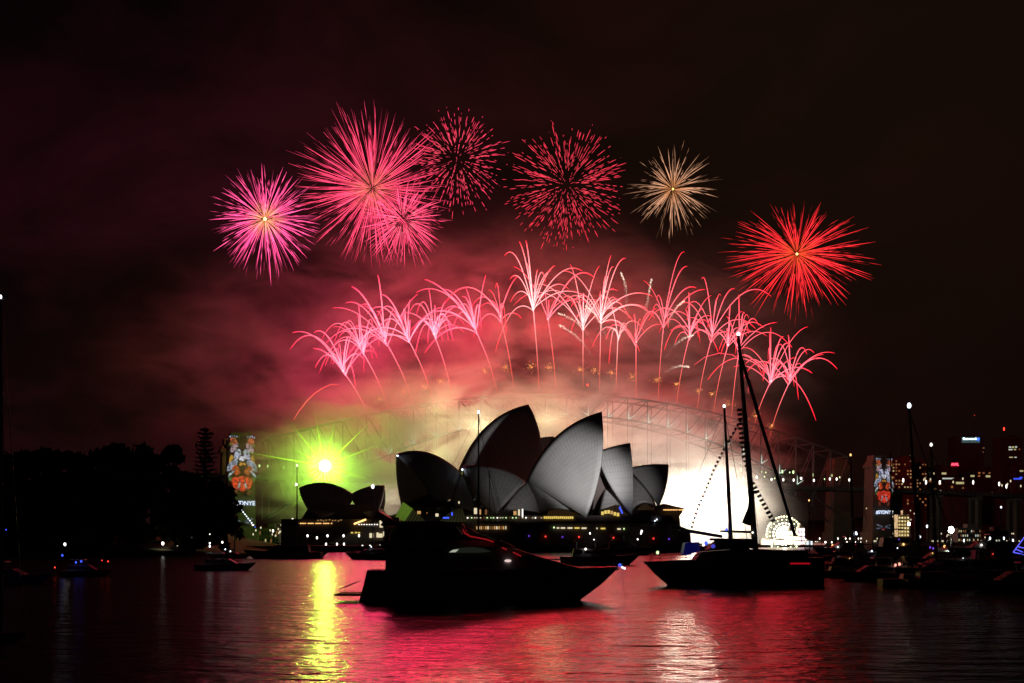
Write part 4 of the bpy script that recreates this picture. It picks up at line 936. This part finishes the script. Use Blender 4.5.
def yacht(mx, my, wy, D, l0, l1, label, lamp=None, stay=None, bow=1, tilt=0, r=.14, second=None, extra=(), lr=.14):
    u = D / F; Lb = (l1 - l0) * u; a = P(l0 if bow > 0 else l1, wy, D); a.z = 0
    rt = thing('sailing_boat', a, label, 'sailing boat', 'single-masted sailing boats', rz=0 if bow > 0 else math.pi); Bb = Lb * .26; h = Lb * .095
    hull(rt, Lb, Bb, h, h * 1.2, Lb * .14, navy if D < 180 else white_hull, full=2.2, n=12)
    slab(rt, [(Lb * .25, h), (Lb * .27, h * 1.7), (Lb * .58, h * 1.6), (Lb * .68, h * 1.1)], -Bb * .3, Bb * .3, 'coachroof', white_hull)
    XX = lambda p: (p - (l0 if bow > 0 else l1)) * u * bow
    ZZ = lambda p: CZ + (HY - p) * u
    fx = XX(mx + tilt); top = (XX(mx), 0, ZZ(my)); stays = [([top, (Lb * .98, 0, h * 1.2)], .02), ([top, (0, 0, h)], .02)]
    if stay: stays.append(([(XX(mx), 0, ZZ(my) - .5), (XX(stay[0]), 0, ZZ(stay[1]))], stay[2]))
    mast_set(rt, (fx, 0, h), top, r, r * .55, stays, lamp, (.45, .72), lr, min(1.1, Bb * .4))
    mb = MB(); mb.tube([(fx, 0, h * 2.3), (fx - Lb * .33 if fx > Lb * .4 else fx + Lb * .33, 0, h * 2.3)], [.16, .12], 7); mb.build('boom', canvas, rt)
    for s in (-1, 1):
        for k in range(2): mb = MB(); mb.box((Lb * (.34 + .12 * k), s * Bb * .285, h * 1.4), (Lb * .08, .05, h * .22)); mb.build('window', glass, rt)
    for (x, y), m, rr in extra: ring_lamp(rt, (XX(x), -.3 * bow, ZZ(y)), rr * u, m, 'lamp', 1.3)
    return rt
cruiser(845, 900, 562, 250, 'dark launch in the second row right of the two-masted yacht, with a cool white lamp', 1, [((870, 548), g_cool, .6)], 1.1, col=navy)
cruiser(905, 965, 566, 230, 'dark launch in the second row behind the tallest single mast', -1, [((930, 552), g_warm, .6)], 1.1, col=navy)
cruiser(962, 1030, 570, 215, 'dark launch in the second row near the right edge', 1, [((990, 555), g_red, .5)], 1.2, col=navy)
cruiser(870, 940, 556, 420, 'distant dark motor boat under the bright greenish lamp', 1, [((901, 545), g_warm, .9)], 1.1)
cruiser(944, 1024, 557, 400, 'distant dark motor boat in front of the waterfront hall', -1, [((978, 546), g_white, .8)], .8)
cruiser(812, 872, 556, 430, 'distant dark motor boat below the short warm-lit mast', -1, [((836, 548), g_white, .6)], .9)
cruiser(880, 1000, 586, 150, 'long dark motor boat in the nearest row at right, lying between the tall masts', -1, [((958, 563), g_cool, .4)], .8, col=navy)
yacht(478.5, 413, 566, 190, 405, 515, 'sailing boat behind the nearest cruiser, its lit mast in front of the tallest dark sail', g_cool, (500, 540, .045), 1, 0, .18, lr=.20)
yacht(489.5, 470, 564, 210, 430, 520, 'sailing boat with an unlit mast against the rounded pale sail', None, (508, 538, .04), 1, 1, .10)
yacht(297, 466, 557, 345, 262, 330, 'sailing boat with two small lamps on its mast, left of the green flare', g_white, None, 1, 0, .24, extra=[((296.5, 484.5), g_white, 1.1)], lr=.22)
yacht(372.8, 487, 556, 400, 350, 395, 'sailing boat with a white masthead lamp left of the dark left-facing sail', g_cool, None, 1, 0, .22, lr=.5)
yacht(235.5, 500, 556, 345, 212, 252, 'small sailing boat with a thin mast in front of the left projection pylon', None, None, 1, -1, .16)
yacht(728.5, 505, 560, 300, 700, 748, 'small sailing boat behind the two-masted yacht, mast against the white curtain of sparks', None, None, 1, 0, .12)
yacht(809, 501, 560, 300, 790, 838, 'sailing boat with a short mast and warm lamp right of the fairground wheel', g_warm, None, 1, 1, .14, lr=.18)
yacht(850.5, 456, 573, 165, 812, 880, 'sailing boat with a warm masthead lamp left of the right projection pylon', g_warm, None, 1, 4, .16, extra=[((856, 534), g_cool, .8)], lr=.13)
yacht(890.5, 453, 572, 160, 860, 925, 'sailing boat with an unlit mast crossing the right projection pylon', None, None, -1, 2, .14)
yacht(909, 407, 580, 130, 880, 962, 'tallest single-masted sailing boat with a bright bluish masthead lamp, at right', g_cool, (955, 548, .06), 1, 12, .22, lr=.22)
yacht(931, 446, 578, 140, 906, 975, 'sailing boat right of the tallest one, white masthead lamp', g_white, (966, 540, .045), 1, 6, .18, lr=.15)
yacht(1001, 508, 566, 230, 975, 1030, 'small sailing boat near the right edge with a bluish masthead lamp', g_cool, None, 1, 0, .10, lr=.15)
yacht(1, 300, 640, 60, -40, 26, 'sailing boat at the left edge with only its bluish masthead lamp showing', g_cool, (14, 420, .012), 1, 0, .10, lr=.07)
# boat dressed with blue lights at the right edge
D = 300; u = D / F; a = P(1018, 548, D); a.z = 0
r = thing('decorated_boat', a, 'boat with a mast dressed in blue string lights at the right edge', 'boat'); hull(r, 9, 2.6, .9, 1.2, 1.2, white_hull)
mb = MB(); mb.tube([(1.6, 0, 1), (1.6, 0, 6.2)], .07, 6); mb.build('mast', alu, r)
for a_, b_ in (((-1.2, 3.1 - .9), (1.6, 6)), ((1.6, 6), (4.6, 1.6)), ((-1.2, 2.2), (1.4, 1.6)), ((-.6, 3.0), (1.2, 2.2)), ((0, 3.6), (1.5, 3.2))):
    mb = MB(); mb.tube([(a_[0], 0, a_[1]), (b_[0], 0, b_[1])], .13, 5); mb.build('light_string', glow('blue_string', (.12, .12, 1), 1.3), r)

# ------------------------------------------------------------------ lamps along the shores
def shore(px, py, D, base=None):
    p = P(px, py, D); return p
def lampset(lst, D, m, label, group, r, base=2.6, sz=1.6):
    by = {}
    for px, py in lst: by.setdefault(round(P(px, py, D).z - base, 0), []).append((px, py))
    first = True
    for hgt, l in by.items():
        h = max(1.2, hgt - r * sz); pr = lamp_proto(h, m, r, sz)
        lamps(pr, [Vector((P(x, y, D).x, D, base)) for x, y in l], label, group)
lampset([(307.5, 536.5), (317, 536.8), (327.5, 536.5), (343.5, 536.3), (359, 536)], 596, g_white, 'lamp in the upper row on the quay steps under the low restaurant sails', 'quay lamps, upper row', .45)
lampset([(326, 544), (337, 544), (344, 544.5), (362.5, 545.5), (370, 545.5), (380.5, 545), (388, 546), (398, 545.5)], 545, g_white, 'lamp in the lower row at the waterline of the restaurant quay', 'quay lamps, lower row', .40, .6)
lampset([(590, 534), (641, 532.5), (679.5, 529.5), (594, 541)], 537, g_white, 'small white lamp standing in front of the opera house podium', 'podium lamps', .32, .4)
lampset([(292.5, 519.5), (282, 531.5), (273, 531)], 640, g_white, 'lamp on the shore between the left pylon and the restaurant sails', 'far quay lamps at left', .5, 2.4)
lampset([(832.5, 546), (838, 546), (858.5, 546.5), (861.5, 546), (944.5, 550.5), (982, 550.5)], 640, g_warm, 'orange lamp on the far waterfront right of the fairground wheel', 'orange waterfront lamps', .55, 0, 2.0)
lampset([(927, 526), (964, 542), (1013, 554), (896, 524), (1004, 539), (990, 538.5), (856, 533), (920, 537)], 900, g_cool, 'white lamp on the dark shore behind the right-hand masts', 'white lamps on the right shore', .65, 3, 1.8)
random.seed(77)
lampset([(random.uniform(862, 1022), random.uniform(533, 545)) for _ in range(34)], 980, g_win2, 'tiny dim lamp on the dark shore at right', 'tiny lamps on the right shore', .45, 3)
lampset([(random.uniform(800, 866), random.uniform(538, 546)) for _ in range(18)], 980, g_white, 'tiny lamp in the crowd of lights beside the fairground wheel', 'tiny lamps beside the fairground wheel', .5, 2)
lampset([(random.uniform(862, 925), random.uniform(508, 520)) for _ in range(20)], 1180, g_win2, 'tiny lamp on the slope behind the right projection pylon', 'tiny lamps behind the right pylon', .5, 3)
lampset([(random.uniform(250, 290), random.uniform(525, 538)) for _ in range(14)], 900, g_win2, 'tiny dim lamp at the foot of the left projection pylon', 'tiny lamps at the left pylon', .55, 2)
pr = lamp_proto(8, glow('bright_green_white', (.75, 1, .8), 30), 1.7, 1.2); pr.location = P(951, 532, 700) - Vector((0, 0, 8.8)); pr['label'] = 'very bright greenish white lamp on the right shore'; pr['group'] = 'bright shore lamps'
point('shore_lamp_light', P(951, 532, 695), 9e3, (.7, 1, .8), 1)
pr = lamp_proto(8, glow('bright_white', (1, 1, 1), 12), 1.0, 1.2); pr.location = P(909, 524.5, 830) - Vector((0, 0, 8.8)); pr['label'] = 'bright white lamp beside the yellow lit building'; pr['group'] = 'bright shore lamps'

# light string at the left pylon
r = thing('light_string', P(253, 524, 820), 'short slanting string of bluish lights in front of the left projection pylon', 'string lights')
mb = MB(); mb.tube([P(241.5, 510, 820) - P(253, 524, 820), P(255, 527, 820) - P(253, 524, 820)], .08, 4); mb.build('cable', rope, r)
for k in range(9): p = P(241.5 + 13.5 * k / 8, 510 + 17 * k / 8, 819.5) - P(253, 524, 820); mb = MB(); mb.ball(p, .42); mb.build('bulb', g_cool if k < 8 else g_blue, r)
# far shore crane-like wire of lights (approach catenary above the wheel)
# ------------------------------------------------------------------ fairground wheel
D = 940; u = D / F; wc = P(784, 534, D); wz = wc.z; r = thing('ferris_wheel', (wc.x, D, 2.2), 'brightly lit fairground wheel on the far waterfront right of the tall yacht mast', 'ferris wheel')
bulbm = glow('wheel_bulbs', (1, .93, .70), 5); bulb2 = glow('wheel_bulbs_green', (.95, 1, .6), 3.2); cz = wz - 2.2; Rw = 17.5 * u
mb = MB()
for rr in (1, .9): mb.tube([(Rw * rr * math.cos(6.2832 * k / 40), 0, cz + Rw * rr * math.sin(6.2832 * k / 40)) for k in range(41)], .2, 5)
mb.build('rim', steel, r); mb = MB()
for k in range(20): a = 6.2832 * k / 20; mb.tube([(0, 0, cz), (Rw * math.cos(a), 0, cz + Rw * math.sin(a))], .12, 4)
mb.build('spokes', steel, r); mb = MB()
for s in (-4, 4):
    for q2 in (-2, 2): mb.tube([(s, q2, 0), (0, q2, cz)], .35, 5)
mb.build('support_frame', steel, r); mb = MB(); mb.ball((0, -1, cz), 1.6); mb.build('hub', bulbm, r)
for k in range(40): a = 6.2832 * k / 40; mb = MB(); mb.ball((Rw * math.cos(a), -.6, cz + Rw * math.sin(a)), .72); mb.build('bulb', bulb2, r)
for k in range(20):
    a = 6.2832 * (k + .5) / 20
    for rr, s in ((.82, .55), (.62, .75), (.42, .95), (.24, .9)): mb = MB(); mb.ball((Rw * rr * math.cos(a), -.6, cz + Rw * rr * math.sin(a)), s); mb.build('bulb', bulbm if rr < .7 else bulb2, r)
for k in range(12): a = 6.2832 * k / 12; mb = MB(); mb.box((Rw * 1.02 * math.cos(a), 0, cz + Rw * 1.02 * math.sin(a) - 1), (1.3, 1.4, 1.5), 0, .8); mb.build('gondola', white_hull, r)
point('wheel_light', (wc.x, D - 14, wz), 1.6e4, (1, .9, .6), 4)
# lit entrance towers next to the wheel
def lit_tower(px0, px1, ytop, D, label, wm, dome=True, name='lit_pavilion'):
    u = D / F; w = (px1 - px0) * u; a = P((px0 + px1) / 2, ytop, D); h = a.z - 2; r = thing(name, (a.x, D, 2), label, 'building', 'lit pavilions beside the fairground wheel')
    mb = MB(); mb.box((0, 0, h * .4), (w, w, h * .8)); mb.build('wall', mat('pavilion_plaster', (.5, .45, .35), .7), r)
    mb = MB(); mb.ball((0, 0, h * .8), w * .5, 10, 6, max(.3, h * .2 / (w * .5))); mb.build('roof', mat('pavilion_roof', (.4, .35, .25), .6), r)
    n = max(2, int(w / 2.4)); m = max(2, int(h * .8 / 3))
    for i in range(n):
        for j in range(m): mb = MB(); mb.box(((i + .5) / n * w - w / 2, -w / 2 - .1, (j + .5) / m * h * .8), (w / n * .8, .2, h * .8 / m * .78)); mb.build('lit_panel', wm, r)
    return r
pan = glow('pavilion_light', (1, .93, .7), 3); pan2 = glow('pavilion_light_pink', (1, .75, .8), 2.2)
lit_tower(787, 793, 527, 925, 'slim lit pavilion directly right of the wheel hub', pan); lit_tower(797, 804, 523.5, 930, 'taller lit tower right of the fairground wheel with pinkish light', pan2)
lit_tower(762, 772, 538, 925, 'low lit pavilion left of the fairground wheel', pan); lit_tower(773, 786, 539, 920, 'low lit pavilion in front of the fairground wheel', pan); lit_tower(793, 798, 534, 920, 'narrow lit kiosk between the pavilion and the pinkish tower', pan)
lit_tower(805, 812, 540, 925, 'low bluish white stall right of the pinkish tower', glow('stall_light', (.8, .9, 1), 1.3)); lit_tower(812, 824, 543, 925, 'long low stall with reddish lights', glow('stall_red', (1, .4, .3), .5))

# ------------------------------------------------------------------ buildings
facade = mat('dark_facade', (.05, .04, .04), .8, noise=.1, nscale=.1); facade2 = mat('brick_facade', (.13, .055, .04), .85, noise=.15, nscale=.1)
darkglass = mat('dark_window', (.02, .02, .025), .15)
dimwarm = glow('win_a', (1, .5, .2), .35); dimor = glow('win_b', (1, .32, .08), .3); dimwht = glow('win_c', (.9, 1, .85), .5); dimyel = glow('win_d', (1, .85, .4), .45)
def building(px0, px1, yt_, D, label, cols, rows_, lit, ms, fac=facade, base=3, z0f=0.0, roof='flat', lst=None):
    u = D / F; a = P((px0 + px1) / 2, yt_, D); w = (px1 - px0) * u; h = a.z - base; dp = min(w, 26); r = thing('apartment_building', (a.x, D, base), label, 'building', 'city buildings on the right')
    mb = MB(); mb.box((0, dp / 2, h / 2), (w, dp, h)); mb.build('wall', fac, r)
    mb = MB(); mb.box((0, dp / 2, h + .5), (w * 1.01, dp * 1.01, 1.0)); mb.build('roof', fac, r)
    mb = MB(); mb.box((w * .15, dp / 2, h + 2.6), (w * .3, dp * .5, 3.2)); mb.build('plant_room', fac, r)
    if lst is not None:
        for x, y, ww, hh, m in lst: mb = MB(); q_ = P(x, y, D); mb.box((q_.x - a.x, -.1, q_.z - base), (ww * u, .25, hh * u)); mb.build('window', m, r)
        return r
    cells = [(i, j) for i in range(cols) for j in range(rows_)]
    if len(cells) > 96: cells = random.sample(cells, 96)
    for i, j in cells:
        zz = h * (z0f + (1 - z0f) * (j + .5) / rows_); m = random.choice(ms) if random.random() < lit else darkglass
        mb = MB(); mb.box(((i + .5) / cols * w - w / 2, -.1, zz), (w / cols * .5, .25, h * (1 - z0f) / rows_ * .45)); mb.build('window', m, r)
    return r
random.seed(9)
building(892, 915, 459.5, 1500, 'brick apartment block with many warm windows right of the right pylon', 8, 14, .42, [dimwarm, dimor, dimyel, g_win3], facade2, z0f=.45)
building(916, 927, 463, 1520, 'narrow apartment block with a few warm windows beside the tallest single mast', 4, 14, .35, [dimwarm, dimor, g_win3], facade2, z0f=.45)
building(927, 950, 468, 1540, 'wide block with rows of white and yellow windows between two masts', 0, 0, 0, [], facade, lst=[(933, 473.5, 3, 2, dimyel), (944, 473.5, 4.5, 2, dimyel), (948, 478.5, 12, 1.4, dimwht), (940, 484, 3, 1.5, dimwarm), (945, 483.6, 3, 1.3, dimwht), (935, 489, 2, 1.5, dimwarm), (941, 491, 2, 1.5, dimwht), (930, 481, 2, 2, dimor)])
building(948, 967, 481, 1480, 'low block with greenish office windows right of the masts', 0, 0, 0, [], facade, lst=[(960, 483, 8, 2.2, dimyel), (957, 493.6, 9, 1.5, dimwht), (952, 487, 2, 2, dimor), (963, 488, 1.5, 1.5, dimor)])
building(966, 1000, 470, 1560, 'wide low block with a short row of orange windows', 0, 0, 0, [], facade, lst=[(972.5, 476, 4, 1.8, dimyel), (979.3, 473, 2.2, 1.6, dimor), (979, 476, 2, 1.6, dimor), (983.5, 473, 2, 1.4, g_win3), (988, 476.3, 4.5, 2, dimyel), (989.5, 473, 2, 1.5, g_win3), (999, 486, 5, 1.3, g_win3), (993, 493, 2, 1.8, dimor)])
building(1001, 1022, 438, 1500, 'tall dark tower with three short rows of lit windows near the right edge', 0, 0, 0, [], facade, lst=[(1010, 447.2, 2.5, 1.6, dimwht), (1013, 447.2, 2, 1.6, dimyel), (1016, 447, 2, 1.6, dimwht), (1010.5, 449.6, 4, 1.2, dimwht), (1015, 449.5, 2, 1.2, dimyel), (1011, 457.3, 3.6, 1, dimyel), (1015.5, 457.3, 2.4, 1, dimwht), (1019.5, 449.3, 1, 1, dimor)])
building(1016, 1030, 466, 1450, 'block at the right edge with a blue rooftop light and dim windows', 0, 0, 0, [], facade, lst=[(1021.5, 471, 3.5, 1.5, dimyel), (1017.5, 478.8, 8, 1.4, glow('blue_band', (.05, .1, 1), 1.0)), (1021, 477.5, 3, 1.2, glow('blue_band', (.05, .1, 1), 1.0))])
tw = building(955, 984, 437, 1620, 'very dark tower carrying a white and blue rooftop sign', 0, 0, 0, [], facade, lst=[(983.5, 448, 2, 1, g_win3), (988 - 5, 452, 1, 1, g_win3)])
# rooftop signs
D = 1617; s = thing('rooftop_sign', P(971, 440, D), 'white illuminated company sign with a blue emblem on the dark tower', 'sign')
mb = MB(); mb.box((0, .6, 0), (18 * D / F, .8, 5.4 * D / F)); mb.build('panel', mat('sign_panel', (.1, .14, .15), .6, emit=(.15, .30, .32), es=.25), s)
text_mesh('Genworth', 4.6, glow('sign_white', (.75, 1, 1), 2.4), s, (-1.6, -.2, 1.6), (R(90), 0, 0))
mb = MB(); mb.ball((9.4, -.2, 1.2), 1.9, 12, 8, 1.0); mb.build('emblem', glow('sign_blue', (.03, .12, 1), 2.6), s)
D = 1530; s = thing('rooftop_sign', P(955, 464.5, D), 'red illuminated sign on a low roof left of the white and blue sign', 'sign')
mb = MB(); mb.box((0, .5, 0), (7.4 * D / F, .6, 4 * D / F)); mb.build('panel', mat('red_sign_panel', (.2, .02, .03), .6, emit=(1, .0, .04), es=.35), s)
text_mesh('AWL', 4.6, glow('sign_red', (1, .12, .2), 2.0), s, (0, -.1, 0), (R(90), 0, 0)); mb = MB(); mb.box((0, .8, -8), (9, .5, 12)); mb.build('support', facade, s)
for x, y, lb in ((1004, 429, 'brighter red warning lamp on a thin mast above the right-hand tower'), (974.5, 415.3, 'faint red warning lamp on a mast high above the white and blue sign')):
    D = 1560; s = thing('warning_light', P(x, y, D) - Vector((0, 0, 26)), lb, 'warning light'); mb = MB(); mb.tube([(0, 0, -4), (0, 0, 25)], [.5, .2], 5); mb.build('mast', rope, s)
    mb = MB(); mb.ball((0, 0, 26), 1.15 if x > 1000 else .75, 8, 6, 2.0 if x > 1000 else 1); mb.build('lamp', g_red if x > 1000 else glow('faint_red', (1, .05, .04), .5), s)
# yellow lit building below the deck
b = building(898, 909.5, 516, 860, 'brightly lit small yellow building right of the right pylon foot', 4, 6, 1.0, [glow('yellow_front', (1, .82, .40), 1.1), glow('yellow_front2', (1, .75, .32), .85)], mat('yellow_front_wall', (.5, .42, .25), .7), base=8)
spot('front_lamp', P(904, 545, 845), P(904, 524, 860), 4.0e3, (1, .75, .4), 90, .6, .5)
building(958, 981, 529, 1000, 'low waterfront hall with two rows of tiny lit windows', 11, 3, .65, [dimwht, dimyel, g_win3], facade, base=4)
building(985, 1008, 532, 1010, 'low dark waterfront block right of the hall with tiny windows', 9, 3, .2, [dimwht, g_win3], facade, base=4)
building(256, 278, 529, 960, 'low dark quay shed at the foot of the left pylon', 8, 2, .3, [g_win3, dimyel], facade, base=2)
